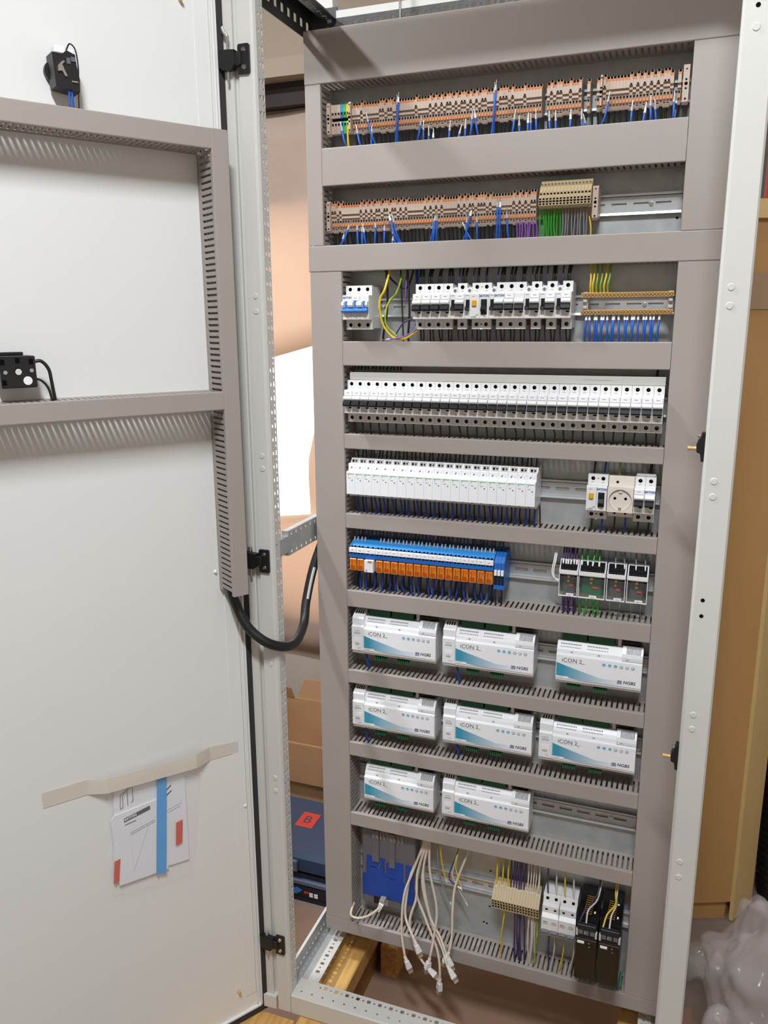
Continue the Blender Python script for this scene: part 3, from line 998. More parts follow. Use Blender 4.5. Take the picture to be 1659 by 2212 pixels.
def terminal(x, z, kind, label, group, wd=0.0049):
    t = shared('terminal_%d' % kind, lambda mb: term_body(mb, kind), 'terminal_block', None, (x, 0, z))
    tag(t, label, 'terminal', group)
    for up in (1, 0):
        shared('lever_%d_%d' % (kind, up), lambda mb: term_lever(mb, kind, up), 'release_lever', t)
    return t
PIT = 0.00522
def run_terms(x0, x1, z, pattern, label, group):
    n = int(round((x1 - x0) / PIT))
    seen = [0, 0]
    for i in range(n):
        k = int(pattern[i % len(pattern)])
        lb = label if n == 1 else ('taller beige terminal, %s such from left ' if k else 'flat beige terminal, %s such from left ') % ORD[seen[k]] + label
        seen[k] += 1
        terminal(x0 + i * PIT, z, k, lb, None if n == 1 else group + (', taller' if k else ', flat'))
def end_bracket(x, z, label, wd=0.010, h=0.029):
    t = thing('end_bracket', label, 'bracket', (x, 0, z), 'terminal end brackets')
    obj('body', MB().ext([(0.052, -0.02), (0.014, -h), (0.010, -h + .004), (0.010, h - .004), (0.014, h), (0.052, 0.02)], 'x', 0, wd, 'term'), t)
    hm = MB()
    for dz, r in ((0.022, .0012), (0.007, .0016), (0.001, .0026), (-0.006, .0016), (-0.021, .0016)):
        hm.cyl((wd / 2, 0.0098, dz), (wd / 2, 0.0104, dz), r, 'hole', 10)
    obj('screw_hole', hm, t)
z = RZ[0]
P1 = '000100000011011000000001000010101011010110101011000011101'
P2 = '01001010010110001011000'
P3 = '000010101011010000'
lb1 = 'in the long left run, upper row'
g1 = 'beige terminal blocks in the upper row'
end_bracket(-0.0285, z, 'beige end bracket at the left end of the upper terminal row', 0.0065, 0.0285)
def ground_terms(x, col, lab):
    t = tag(shared('gterm_' + col, lambda mb: (mb.ext([(0.052, -.018), (0.022, -.026), (0.018, -.024), (0.016, -.013), (0.018, -.0125), (0.018, -.003), (0.024, -.003), (0.024, .003), (0.018, .003), (0.016, .013), (0.017, .025), (0.022, .027), (0.052, .018)], 'x', 0, .0058, col),
            [mb.box(.0017, .0042, 0.0155, 0.0175, dz - .0015, dz + .0015, 'hole') for dz in (0.010, -0.008)],
            mb.box(.0004, .0054, 0.0230, 0.0236, -.0028, .0028, 'hole')), 'terminal_block', None, (x, 0, z)), lab, 'terminal', 'coloured power terminals')
    return t
for i in range(3):
    ground_terms(-0.0218 + i * .006, 'term', 'plain beige power terminal, %s from the left end of the upper row' % ORD[i])
ground_terms(-0.0036, 'term_blue', 'blue neutral terminal at the left of the upper row')
ground_terms(0.0024, 'term_green', 'green earth terminal between the blue and the yellow one')
ground_terms(0.0084, 'term_yellow', 'yellow earth terminal at the left of the upper row')
end_bracket(0.0146, z, 'slim beige end plate right of the yellow earth terminal', 0.004, 0.0275)
run_terms(0.0198, 0.366, z, P1, lb1, g1)
run_terms(0.3725, 0.4310, z, '01011001001', 'in the middle run, upper row', 'middle run of upper terminals')
run_terms(0.4385, 0.4445, z, '0', 'single beige terminal block standing alone between two gaps in the upper row', g1)
run_terms(0.4540, 0.4600, z, '0', 'beige terminal block left of the slim partition plate in the upper row', g1)
end_bracket(0.4600, z, 'slim beige partition plate in the right part of the upper terminal row', 0.003, 0.0275)
run_terms(0.4637, 0.5715, z, '100000001010101010110'[0:21], 'in the right run, upper row', 'right run of upper terminals')
run_terms(0.5795, 0.5850, z, '0', 'last beige terminal block beside the right end bracket of the upper row', g1)
end_bracket(0.5870, z, 'beige end bracket at the right end of the upper terminal row', 0.0095, 0.0295)
z = RZ[1]
lb2 = 'in the lower terminal row'
g2 = 'beige terminal blocks in the lower row'
end_bracket(-0.0325, z, 'beige end bracket at the left end of the lower terminal row', 0.007, 0.0285)
run_terms(-0.0250, 0.3630, z, '1101000000010101011011011010100000010101010000010101101', lb2, g2)
def tier_body(mb):
    w_ = 0.0055
    mb.ext([(0.052, -.018), (0.020, -.020), (0.012, -.008), (-.004, -.006), (-.010, -.003), (-.010, .010), (-.004, .014), (-.004, .020), (0.004, .028), (0.010, .034), (0.018, .040), (0.052, .036)], 'x', 0, w_, 'term_beige')
    c = w_ / 2
    for y, zz in ((-0.0102, -.0005), (-0.0102, .0075), (-.0042, .0165)):
        mb.box(c - .0016, c + .0016, y, y + .001, zz - .0014, zz + .0014, 'hole')
    mb.box(c - .0022, c + .0022, -0.0103, -0.0095, .0022, .0048, 'hole')
    mb.cyl((c, 0.0065, .0315), (c, 0.0045, .0330), .0018, 'steel', 8)
for i in range(15):
    tag(shared('tier', tier_body, 'tiered_terminal', None, (0.3695 + i * .00575, 0, z)), 'olive-beige stepped terminal block, %s from the left above green and grey wires' % ORD[i], 'terminal', 'stepped olive-beige terminals')
end_bracket(0.4565, z, 'beige end bracket right of the stepped terminals in the lower row', 0.0095, 0.0275)

# ------------------------------------------------------------------ modular breakers
def dashes(mb, x, z, y, n=3, w=0.0013, h=0.0011, gap=0.0004, m='print_grey'):
    for i in range(n):
        a = x + i * (w + gap)
        mb.box(a, a + w, y - .00012, y, z - h / 2, z + h / 2, m)
PM = 0.01780
SH, FR = 0.006, -0.012
def mod_body(mb, n, m='mcb_white', width=None, holes=True, top=0.0405, bot=-0.0405, f1=0.0225, f0=-0.0225, dash=True):
    wd = width or (n * PM - .0004)
    # body behind the shoulder faces, then the raised front
    mb.box(0, wd, SH + .008, 0.0525, bot + .002, top - .002, m)
    pitch = wd / n
    for i in range(n):
        a, b = i * pitch, (i + 1) * pitch
        c = (a + b) / 2
        for (z0, z1, cz) in ((f1, top, 0.0335), (bot, f0, -0.0320)):
            if holes:
                mb.holed(a, b, z0, z1, SH, c, cz, 0.0036, 0.007, 'mcb_shoulder' if z0 < 0 else m, 'hole')
                mb.cyl((c, SH + .0055, cz), (c, SH + .0069, cz), 0.0019, 'screw_dark', 8)
            else:
                mb.add([(a, SH, z0), (b, SH, z0), (b, SH, z1), (a, SH, z1)], [(0, 1, 2, 3)], m)
    for (z0, z1) in ((f1, top), (bot, f0)):
        for (p, q) in (((0, z0), (0, z1)), ((wd, z0), (wd, z1)), ((0, z1), (wd, z1)), ((0, z0), (wd, z0))):
            mb.add([(p[0], SH, p[1]), (q[0], SH, q[1]), (q[0], SH + .009, q[1]), (p[0], SH + .009, p[1])], [(0, 1, 2, 3)], m)
    mb.ext([(SH + .009, f0), (FR + .001, f0), (FR, f0 + .001), (FR, f1 - .002), (FR + .002, f1), (SH + .009, f1)], 'x', 0, wd, m)
    for i in range(n):
        a = i * pitch
        if i:
            mb.box(a - .0002, a + .0002, FR - .0001, FR, f0, f1, 'print_grey')
        if dash:
            dashes(mb, a + .006, 0.0265, SH, 3)
            dashes(mb, a + .007, -0.0175, FR, 3, m='print_grey')
            dashes(mb, a + .0085, -0.0195, FR, 3, .0011, .0008, m='print_grey')
def label_tag(mb, wd):
    mb.cbox(.0012, wd - .0012, FR - .0016, FR + .001, 0.0125, 0.0215, 'label_white', 0.0006)
    dashes(mb, wd / 2 - .003, 0.0172, FR - .0016, 4, .0011, .0014)
def toggle_m(mb, wd):
    # white guard above and the black lever hanging below it
    mb.ext([(FR + .002, -0.0085), (-0.0235, -0.0075), (-0.0245, -0.0050), (-0.0225, 0.0005), (-0.0185, 0.0030), (FR + .002, 0.0030)], 'x', 0.0012, wd - .0012, 'mcb_toggle')
def guard_m(mb, wd):
    P = [(FR + .001, 0.0015)] + [(FR - .0075 * sin(pi * k / 6), 0.0068 - .0050 * cos(pi * k / 6)) for k in range(7)] + [(FR + .001, 0.0118)]
    mb.ext(P, 'x', 0.0006, wd - .0006, 'mcb_white')
def window_m(mb, wd):
    mb.box(wd * .52, wd * .86, FR - .0003, FR + .001, -0.0122, -0.0098, 'hole')

def breaker(x, z, n, label, group=None, brand=False, name='circuit_breaker', dash=True):
    t = thing(name, label, 'circuit breaker', (x, 0, z), group)
    shared('mod_body_%d' % n, lambda mb: mod_body(mb, n), 'body', t)
    wd = PM - .0004
    for i in range(n):
        p = (i * PM, 0, 0)
        shared('toggle', lambda mb: toggle_m(mb, wd), 'toggle', t, p)
        shared('guard', lambda mb: guard_m(mb, wd), 'toggle_guard', t, p)
        shared('window', lambda mb: window_m(mb, wd), 'indicator_window', t, p)
        if not (brand and i == (0 if n == 3 else n - 1)):
            if n == 1 or i == 1:
                shared('tag', lambda mb: label_tag(mb, wd), 'label_tag', t, p)
    if brand:
        text('EATON', 0.0052, 'print_blue', t, (wd / 2, FR - .0001, 0.0172), 'CENTER', 'brand_lettering', 0, 0.0002)
    return t
Z4 = RZ[3]
for i in range(33):
    breaker(0.0068 + i * PM, Z4, 1, 'white breaker with black toggle, %s from the left in the full breaker row' % ORD[i], 'breakers in the full row')
cmb = thing('busbar_comb', 'long pale grey busbar cover above the full breaker row', 'busbar', (0.0068, 0, Z4))
obj('cover', MB().ext([(0.030, 0.0405), (0.0085, 0.0412), (0.0085, 0.0535), (0.012, 0.0555), (0.030, 0.0555)], 'x', 0.004, 33 * PM, 'module_grey'), cmb)
pm = MB()
dashes(pm, 0.45, 0.0485, 0.0085, 18, .0018, .0010, .0009)
obj('marking', pm, cmb)

# row 3: main switch, then breakers with auxiliary contacts
Z3 = RZ[2]
t = thing('main_switch', 'white three-pole switch with blue toggles at the left of the busbar row', 'switch', (0.0066, 0, Z3))
shared('mod_body_3', lambda mb: mod_body(mb, 3), 'body', t)
def blue_tog(mb):
    w3 = 3 * PM - .0004
    mb.ext([(FR + .002, -0.0100), (-0.0215, -0.0085), (-0.0225, -0.0060), (-0.0165, -0.0010), (FR + .002, 0.0)], 'x', 0.0005, w3 - .0005, 'mcb_blue')
    for k in (1, 2, 3):
        xx = k * PM - .0088
        mb.box(xx - .0026, xx + .0020, FR - .0022, FR + .001, -0.001, 0.0115, 'mcb_blue')
obj('toggle', (lambda m: (blue_tog(m), m)[1])(MB()), t)['label'] = 'joined blue toggles'
for k in range(4):
    xx = k * PM
    a = max(xx - .0052, 0.0003); b = min(xx + .0052, 3 * PM - .0008)
    gm = MB()
    gm.ext([(FR + .001, 0.0020), (FR - .0065, 0.0008), (FR - .0085, 0.0045), (FR - .007, 0.0098), (FR + .001, 0.0125)], 'x', a, b, 'mcb_white')
    obj('toggle_guard', gm, t)
shared('tag', lambda mb: label_tag(mb, PM - .0004), 'label_tag', t, (PM, 0, 0))
text('EATON', 0.0052, 'print_blue', t, (0.0098, FR - .0001, 0.0180), 'CENTER', 'brand_lettering', 0, 0.0002)

def aux(x, z, label):
    t = thing('auxiliary_contact', label, 'contact', (x, 0, z), 'auxiliary contacts between the breakers')
    def f(mb):
        wd = .0089
        mb.box(0, wd, 0.014, 0.0525, -0.034, 0.034, 'mcb_white')
        mb.ext([(0.014, -.0225), (FR + .001, -.0225), (FR, -.0215), (FR, .0205), (FR + .002, .0225), (0.004, .0225), (0.004, 0.0315), (0.014, 0.0315)], 'x', 0, wd, 'mcb_white')
        mb.cyl((wd / 2, 0.0035, 0.0272), (wd / 2, 0.0065, 0.0272), 0.0030, 'steel', 12)
        dashes(mb, .0015, 0.0182, FR, 4, .0011, .0010, m='print_dark')
        mb.box(.0005, wd - .0005, 0.013, 0.0142, -.034, -.0235, 'black')
    shared('aux', f, 'body', t)
    def tg(mb):
        mb.ext([(FR + .002, -0.0085), (-0.0215, -0.0072), (-0.0205, -0.0030), (FR - .001, 0.0005), (FR - .0008, 0.0112), (FR + .002, 0.0112)], 'x', 0.0020, .0088, 'mcb_toggle')
    shared('aux_toggle', tg, 'toggle', t)
    return t
def rccb(x, z, label):
    t = thing('residual_current_device', label, 'circuit breaker', (x, 0, z), 'white residual current devices')
    shared('mod_body_2', lambda mb: mod_body(mb, 2, dash=True), 'body', t)
    shared('rccb_btn', lambda mb: mb.cbox(0.0045, 0.0125, FR - .0035, FR + .001, -0.0005, 0.0100, 'yellow', 0.001), 'test_button', t)['label'] = 'yellow test button'
    def tg(mb):
        mb.box(0.0205, 0.0315, FR - .0005, FR + .001, -0.0150, 0.0115, 'black')
        mb.ext([(FR, -0.0105), (-0.0195, -0.0100), (-0.0215, -0.0060), (-0.0165, 0.0005), (-0.0160, 0.0085), (FR, 0.0095)], 'x', 0.0215, 0.0305, 'mcb_toggle')
    shared('rccb_tog', tg, 'toggle', t)
    text('EATON', 0.0052, 'print_blue', t, (0.0262, FR - .0001, 0.0170), 'CENTER', 'brand_lettering', 0, 0.0002)
    def pr(mb):
        dashes(mb, 0.0045, 0.0165, FR, 3, .0012, .0014)
        dashes(mb, 0.0120, -0.0155, FR, 2, .0016, .0026, .0006, 'print_grey')
        dashes(mb, 0.0025, -0.0195, FR, 6, .0012, .0012, .0004, 'print_dark')
        mb.cyl((0.0177, SH - .0002, 0.0335), (0.0177, SH + .001, 0.0335), 0.0016, 'brass', 10)
        mb.cyl((0.0177, SH - .0002, -0.0315), (0.0177, SH + .001, -0.0315), 0.0014, 'hole', 10)
        mb.cyl((0.0177, SH - .0002, -0.0390), (0.0177, SH + .001, -0.0400), 0.0026, 'mcb_white', 10)
    shared('rccb_print', pr, 'marking', t)
    return t
x = 0.1463
for i in range(4):
    breaker(x, Z3, 1, 'white breaker with black toggle, %s of the four right of the yellow-green loop' % ORD[i], 'breakers in the busbar row')
    x += PM
aux(x, Z3, 'narrow auxiliary contact just right of the first four breakers'); x += .0091
breaker(x, Z3, 1, 'single white breaker left of the yellow test button in the busbar row', 'breakers in the busbar row'); x += PM
aux(x, Z3, 'narrow auxiliary contact left of the yellow test button, busbar row'); x += .0091
rccb(x, Z3, 'white residual current device with yellow test button in the busbar row'); x += 2 * PM
aux(x, Z3, 'narrow auxiliary contact between the test button device and the three-pole breaker'); x += .0091
breaker(x, Z3, 3, 'white three-pole breaker with three black toggles in the busbar row', 'breakers in the busbar row', True); x += 3 * PM
for i in range(3):
    aux(x, Z3, 'narrow auxiliary contact, %s after the three-pole breaker' % ORD[i]); x += .0091
    breaker(x, Z3, 1, 'single white breaker, %s one right of the three-pole breaker' % ORD[i], 'breakers in the busbar row'); x += PM

# brass busbars
for zz, lb in ((0.0785, 'upper brass terminal bar with a row of screws'), (0.0497, 'lower brass terminal bar with a row of screws above blue wires')):
    t = thing('terminal_bar', lb, 'busbar', (0.4455, 0.012, zz), 'brass terminal bars')
    obj('bar', MB().cbox(0, 0.152, -0.0005, 0.0085, -0.0042, 0.0042, 'brass', 0.0006), t)
    for i in range(25):
        def scr(mb):
            mb.cyl((0, -0.0015, 0), (0, 0, 0), 0.0021, 'brass', 8)
            mb.box(-.0017, .0017, -0.0017, -0.0014, -.0003, .0003, 'hole')
            mb.cyl((0, -0.0009, 0), (0, -.0003, 0), 0.0029, 'hole', 10)
        shared('bar_screw', scr, 'screw', t, (0.0045 + i * .00598, 0, 0))
for xx, lb in ((0.4475, 'grey plastic holder at the left end of the brass bars'), (0.5880, 'grey plastic holder at the right end of the brass bars')):
    o = obj('bar_holder', MB().cbox(xx, xx + .009, 0.0206, 0.052, 0.044, 0.084, 'module_grey', 0.001).cbox(xx + .001, xx + .008, 0.014, 0.0206, 0.0665, 0.0715, 'module_grey').cbox(xx + .001, xx + .008, 0.014, 0.0206, 0.0555, 0.0605, 'module_grey'))
    tag(o, lb, 'bracket', 'holders of the brass bars')

# row 5: white slim modules, residual current device, socket, two breakers
Z5 = RZ[4]
PS = 0.01783
def slim(mb):
    wd = PS - .0003
    mb.ext([(0.052, -.028), (0.012, -.0305), (0.004, -.0305), (0.004, -.0245), (FR + .001, -.0245), (FR, -.0235), (FR, .0195), (FR + .0025, .0215), (0.000, .0218), (0.000, .0340), (0.003, .0358), (0.012, .0362), (0.018, .0445), (0.052, .0445)], 'x', 0, wd, 'label_white')
    mb.box(0.0002, wd - .0002, 0.0036, 0.0040, -.0303, -.0247, 'module_grey')
    mb.box(0.002, wd - .002, 0.0115, 0.0178, .0363, .0432, 'module_grey')
    mb.cyl((0.0065, 0.0100, .0398), (0.0065, 0.013, .0398), .0021, 'hole', 8)
    mb.cyl((0.0125, 0.0100, .0398), (0.0125, 0.013, .0398), .0014, 'hole', 8)
def slim_print(mb):
    wd = PS - .0003
    mb.box(0.0016, wd - .0016, FR - .00015, FR, .0165, .0176, 'term_green')
    mb.ext([(0.003, .0120), (0.0036, .0120), (0.0062, .0166), (0.0052, .0166)], 'y', FR - .00015, FR, 'term_green')
    dashes(mb, 0.0040, .0085, FR, 3, .0014, .0013, .0003, 'print_grey')
    mb.cyl((0.0120, FR - .0002, .0045), (0.0120, FR + .0005, .0045), .0012, 'print_dark', 8)
    mb.ext([(0.0045, .0268), (0.0060, .0262), (0.0085, .0290), (0.0072, .0302)], 'y', -.0002, 0.0, 'print_dark')
    mb.box(0.0130, 0.0136, -.0002, 0.0, .0260, .0290, 'print_grey')
    mb.box(0.0050, 0.0085, FR - .0001, FR + .001, -.0246, -.0238, 'hole')
for i in range(21):
    t = thing('slim_module', 'white slim module with green line, %s from the left in its row' % ORD[i], 'module', (0.0086 + i * PS, 0, Z5), 'white slim modules with green lines')
    shared('slim', slim, 'body', t)
    shared('slim_print', slim_print, 'marking', t)
rccb(0.4743, Z5, 'white residual current device with yellow test button left of the power socket')
t = thing('power_socket', 'ivory earthed power socket between the test button device and two breakers', 'socket', (0.5107, 0, Z5))
def sock(mb):
    wd = 0.0440
    mb.box(0, wd, SH + .008, 0.0525, -.036, .036, 'ivory')
    mb.ext([(SH + .009, .0215), (SH, .0215), (SH, .0385), (SH + .002, .0395), (SH + .009, .0395)], 'x', 0, wd, 'ivory')
    mb.ext([(SH + .009, -.0330), (SH, -.0330), (SH, -.0225), (SH + .009, -.0225)], 'x', 0, wd, 'ivory')
    mb.ext([(SH + .008, .0215), (FR + .004, .0215), (FR + .004, -.0225), (SH + .008, -.0225)], 'x', 0, wd, 'ivory')
    mb.holed(0, wd, -.0225, .0215, FR, wd / 2, -.0005, .0193, .0036, 'ivory', 'ivory', 36)
    for (p, q) in (((0, -.0225), (0, .0215)), ((wd, -.0225), (wd, .0215)), ((0, .0215), (wd, .0215)), ((0, -.0225), (wd, -.0225))):
        mb.add([(p[0], FR, p[1]), (q[0], FR, q[1]), (q[0], FR + .005, q[1]), (p[0], FR + .005, p[1])], [(0, 1, 2, 3)], 'ivory')
obj('body', (lambda m: (sock(m), m)[1])(MB()), t)
bowl = MB()
n = 32
rings = [(.0188, FR + .0003), (.0182, FR + .0036)]
vs = [(0.022 + r * cos(2 * pi * i / n), y, -.0005 + r * sin(2 * pi * i / n)) for r, y in rings for i in range(n)]
bowl.add(vs, [(i, (i + 1) % n, n + (i + 1) % n, n + i) for i in range(n)], 'ivory', True)
obj('socket_well', bowl, t)
for xx in (0.0128, 0.0312):
    obj('pin_hole', MB().cyl((xx, FR + .0036, .0020), (xx, FR + .0042, .0020), .0026, 'hole', 12), t)
for sg in (1, -1):
    obj('earth_clip', MB().box(0.0195, 0.0245, FR + .0005, FR + .0040, -.0005 + sg * .0150 - .0015, -.0005 + sg * .0150 + .0015, 'steel' if sg < 0 else 'ivory'), t)
for (xx, zz) in ((0.0150, .0290), (0.0125, -.0275), (0.0310, -.0275)):
    obj('screw_hole', MB().cyl((xx, SH - .0002, zz), (xx, SH + .001, zz), .0024, 'hole', 10), t)
breaker(0.5556, Z5, 1, 'white breaker directly right of the power socket', 'breakers beside the socket')
breaker(0.5556 + PM, Z5, 1, 'white branded breaker at the right end of the power socket row', 'breakers beside the socket', True)
obj_c = obj('comb', MB().cbox(0.557, 0.590, 0.010, 0.026, Z5 + .041, Z5 + .0445, 'module_grey'))
tag(obj_c, 'short pale busbar piece on top of the two breakers beside the socket', 'busbar')
obj_c.name = 'busbar_piece'

# row 6: relays in blue sockets
Z6 = RZ[5]
PR = 0.01612
def rel_base(mb, wd):
    mb.box(0, wd, 0.006, 0.0525, -.018, .026, 'relay_blue')
    mb.ext([(0.006, .008), (-.001, .008), (-.001, .020), (0.006, .026)], 'x', 0, wd, 'relay_blue')
    mb.ext([(0.010, .0355), (0.024, .0415), (0.052, .0435), (0.052, .026), (0.006, .026), (0.003, .0310)], 'x', 0, wd, 'relay_blue_lt')
    mb.ext([(0.030, -.018), (0.030, -.026), (0.052, -.030), (0.052, -.018)], 'x', 0, wd, 'relay_blue')
    for k in (0.28, 0.72):
        mb.box(wd * k - .0016, wd * k + .0016, 0.0016, 0.0066, .0292, .0322, 'hole')
        mb.box(wd * k - .0018, wd * k + .0018, -.0012, -.0008, .0160, .0190, 'hole')
def rel_label(mb, wd):
    mb.cbox(0.0001, wd - .0001, -.0042, 0.0025, .0195, .0292, 'label_white', .0006)
    dashes(mb, wd * .35, .0245, -.0042, 3, .0013, .0013, .0003, 'print_grey')
def rel_body(mb, wd):
    mb.cbox(0.0009, wd - .0009, -.0030, 0.030, -.0190, .0062, 'relay_orange', .0009)
    mb.box(0.0028, wd - .0036, -.0034, -.0028, -.0165, -.0080, 'relay_orange_deep')
    mb.box(wd * .32, wd * .42, -.0036, -.0028, -.0070, .0050, 'relay_orange_deep')
def rel_ferr(mb):
    for dx in (0.0042, 0.0112):
        mb.cyl((dx, 0.0165, .0385), (dx, 0.0200, .0475), .0017, 'ferrule', 6)
x = 0.0082
k = 0
SK = {9: 1, 15: 1}
for i in range(18):
    wd = PR - .0002
    if i == 2:
        wd = 0.0246
    lab = 'blue socket with clear orange relay, %s orange one from the left' % ORD[k] if i != 2 else 'blue socket carrying the white timer module among the orange relays'
    t = thing('relay_socket' if i != 2 else 'timer_relay', lab, 'relay', (x, 0, Z6), 'relays in blue sockets')
    if i == 2:
        m = MB(); rel_base(m, wd); obj('socket', m, t)
        m = MB(); rel_label(m, wd); obj('label_tag', m, t)
        m = MB()
        m.cbox(0.002, 0.0215, -.0080, 0.030, -.0190, .0065, 'module_white', .0009)
        m.box(0.010, 0.019, -.0085, -.0078, .0020, .0062, 'term_orange')
        m.box(0.006, 0.008, -.0083, -.0078, -.0165, -.0135, 'print_dark')
        obj('timer_module', m, t)
        x += .0248
    else:
        shared('rel_base', lambda mb: rel_base(mb, wd), 'socket', t)
        shared('rel_label', lambda mb: rel_label(mb, wd), 'label_tag', t)
        shared('rel_body', lambda mb: rel_body(mb, wd), 'relay', t)
        shared('rel_ferr', rel_ferr, 'ferrule', t)
        k += 1
        x += PR
for i in range(3):
    t = thing('slim_relay', 'slim blue interface relay, %s of three at the right end of the relay row' % ORD[i], 'relay', (x + .0012 + i * .0066, 0, Z6), 'slim blue relays')
    def sl(mb):
        wd = .0063
        mb.ext([(0.052, -.026), (0.004, -.0285), (-.002, -.0270), (-.002, -.0200), (0.004, -.0195), (0.004, .0040), (-.0005, .0045), (-.0005, .0250), (0.010, .0355), (0.024, .0415), (0.052, .0435)], 'x', 0, wd, 'relay_blue')
    shared('slimrel', sl, 'body', t)
    shared('slimrel_tag', lambda mb: mb.cbox(.0006, .0057, -.0042, 0.0005, .0005, .0115, 'label_white', .0005), 'label_tag', t)
    shared('slimrel_rel', lambda mb: mb.box(.0008, .0055, 0.0010, 0.0042, -.0190, .0002, 'black'), 'relay', t)

# row 6 right: interface modules with clear covers
for (x0, x1, npin, grn, cap, ordn) in ((0.4310, 0.4655, 6, 0, '-1', 'first'), (0.4668, 0.5150, 9, 1, '-2', 'second'), (0.5172, 0.5506, 6, 0, '-3', 'third'), (0.5528, 0.5892, 6, 0, '-4', 'fourth')):
    t = thing('interface_module', 'interface module with black plug and clear cover, %s from the left' % ordn, 'module', (x0, 0, Z6), 'interface modules with clear covers')
    wd = x1 - x0
    obj('base', MB().box(0, wd, 0.030, 0.0525, -.026, .036, 'module_white'), t)
    obj('terminal_strip', MB().ext([(0.030, .0150), (0.002, .0150), (0.000, .0170), (0.000, .0245), (0.012, .0300), (0.016, .0400), (0.030, .0400)], 'x', 0, wd, 'module_white'), t)
    pb = MB()
    pb.ext([(0.013, .0240), (0.0005, .0248), (0.0095, .0395), (0.016, .0402)], 'x', 0.0025, wd - .0025, 'black_matte')
    obj('plug', pb, t)
    pn = MB()
    for i in range(npin):
        a = 0.0045 + (wd - .009) * i / (npin - 1)
        pn.box(a - .0006, a + .0006, 0.0014, 0.0026, .0268, .0275, 'ctrl_grey')
        pn.box(a - .0010, a + .0004, 0.0052, 0.0066, .0338, .0341, 'ctrl_grey')
    obj('contact', pn, t)
    obj('circuit_board', MB().box(0.002, wd - .002, 0.020, 0.0215, -.024, .0150, 'pcb_green' if grn else 'board_dark'), t)
    cp = MB()
    cp.cyl((wd * .45, 0.019, -.001), (wd * .45, 0.0155, -.001), .0022, 'yellow', 10)
    cp.box(wd * .40, wd * .52, 0.0165, 0.020, .004, .009, 'brass')
    cp.box(wd * .5, wd * .72, 0.0175, 0.020, -.012, -.009, 'red')
    obj('component', cp, t)
    bb = MB()
    if ordn != 'fourth':
        bb.cbox(wd - .0075, wd + .0065, 0.004, 0.020, -.008, .012, 'black_matte', .001)
    else:
        bb.cbox(wd - .0075, wd - .002, 0.004, 0.020, -.014, .012, 'black_matte', .001)
    if ordn == 'first':
        bb.cbox(0.0005, 0.0055, 0.004, 0.020, -.006, .014, 'black_matte', .001)
    obj('side_plug', bb, t)
    obj('clear_cover', MB().ext([(0.028, -.0260), (0.0030, -.0255), (0.0020, -.0245), (0.0020, .0120), (0.0035, .0120), (0.0035, -.0240), (0.028, -.0245)], 'x', 0.0005, wd - .0005, 'clear'), t)
    rim = MB()
    rim.box(0, wd, 0.0008, 0.004, -.0270, -.0252, 'module_white').box(0, 0.0012, 0.0012, 0.028, -.0262, .0145, 'module_white').box(wd - .0012, wd, 0.0012, 0.028, -.0262, .0145, 'module_white')
    obj('rim', rim, t)
    tg = obj('label_tag', MB().cbox(wd * .42, wd * .42 + .0135, -.0002, 0.0018, -.0265, -.0205, 'label_white', .0004), t)
    text('AS' + cap, 0.0040, 'print_dark', tg, (wd * .42 + .0068, -.0003, -.0235), 'CENTER', 'marking')

# ------------------------------------------------------------------ control modules (three rows)
MW = 0.1570
def ctl_body(mb):
    mb.box(0, MW, 0.028, 0.0525, -.030, .040, 'module_white')
    mb.ext([(0.030, -.0275), (0.001, -.0275), (0.001, -.0248), (0.0, -.0240), (0.0, .0236), (0.0015, .0246), (0.0045, .0262), (0.0060, .0330), (0.0100, .0395), (0.0175, .0470), (0.030, .0480)], 'x', 0, MW, 'module_white')
def ctl_hood(mb):
    x0 = MW * .765
    mb.ext([(0.030, .0455), (0.0170, .0520), (0.0100, .0490), (0.0035, .0400), (0.0015, .0330), (0.0018, .0268), (0.0046, .0263), (0.030, .0300)], 'x', x0, MW, 'module_white')
    for i in range(11):
        a = x0 + .0075 + i * .0024
        mb.ext([(0.0160, .0514), (0.0100, .0494), (0.0035, .0403), (0.0075, .0400), (0.0110, .0460), (0.0160, .0490)], 'x', a, a + .0011, 'hole')
def ctl_vents(mb):
    for (s, n) in ((0.0065, 13), (0.0565, 13)):
        for i in range(n):
            a = s + i * .0030
            mb.ext([(0.0084, .0376), (0.0100, .0392), (0.0140, .0438), (0.0150, .0430), (0.0095, .0368)], 'x', a, a + .0013, 'hole')
    for a in (0.026, 0.076, 0.128):
        mb.box(a, a + .004, 0.0040 if a < .12 else 0.0010, 0.0062, .0295, .0306, 'print_grey')
def ctl_base(mb):
    mb.ext([(0.040, -.0330), (0.004, -.0330), (0.0015, -.0275), (0.040, -.0275)], 'x', 0, MW, 'module_grey')
def ctl_label(mb):
    mb.box(0.0012, MW - .0012, -.0003, 0.0001, -.0236, .0228, 'label_white')
def ctl_swoosh(mb):
    n = 24
    top, bot = [], []
    for i in range(n + 1):
        u = i / n
        x = 0.0012 + u * 0.135
        zt = .0088 - .0225 * min(u / .62, 1) ** 0.92 + (0.0015 * max(0, u - .62) / .38)
        zb = -.0185 - .0050 * min(1, u / .35) if u < .35 else -.0235
        zb = max(zb, -.0235)
        if zt < zb + .0006:
            zt = zb + .0006
        top.append((x, zt)); bot.append((x, zb))
    vs = [(p[0], -.00045, p[1]) for p in top] + [(p[0], -.00045, p[1]) for p in bot]
    mb.add(vs, [(i, n + 1 + i, n + 2 + i, i + 1) for i in range(n)], 'swoosh')
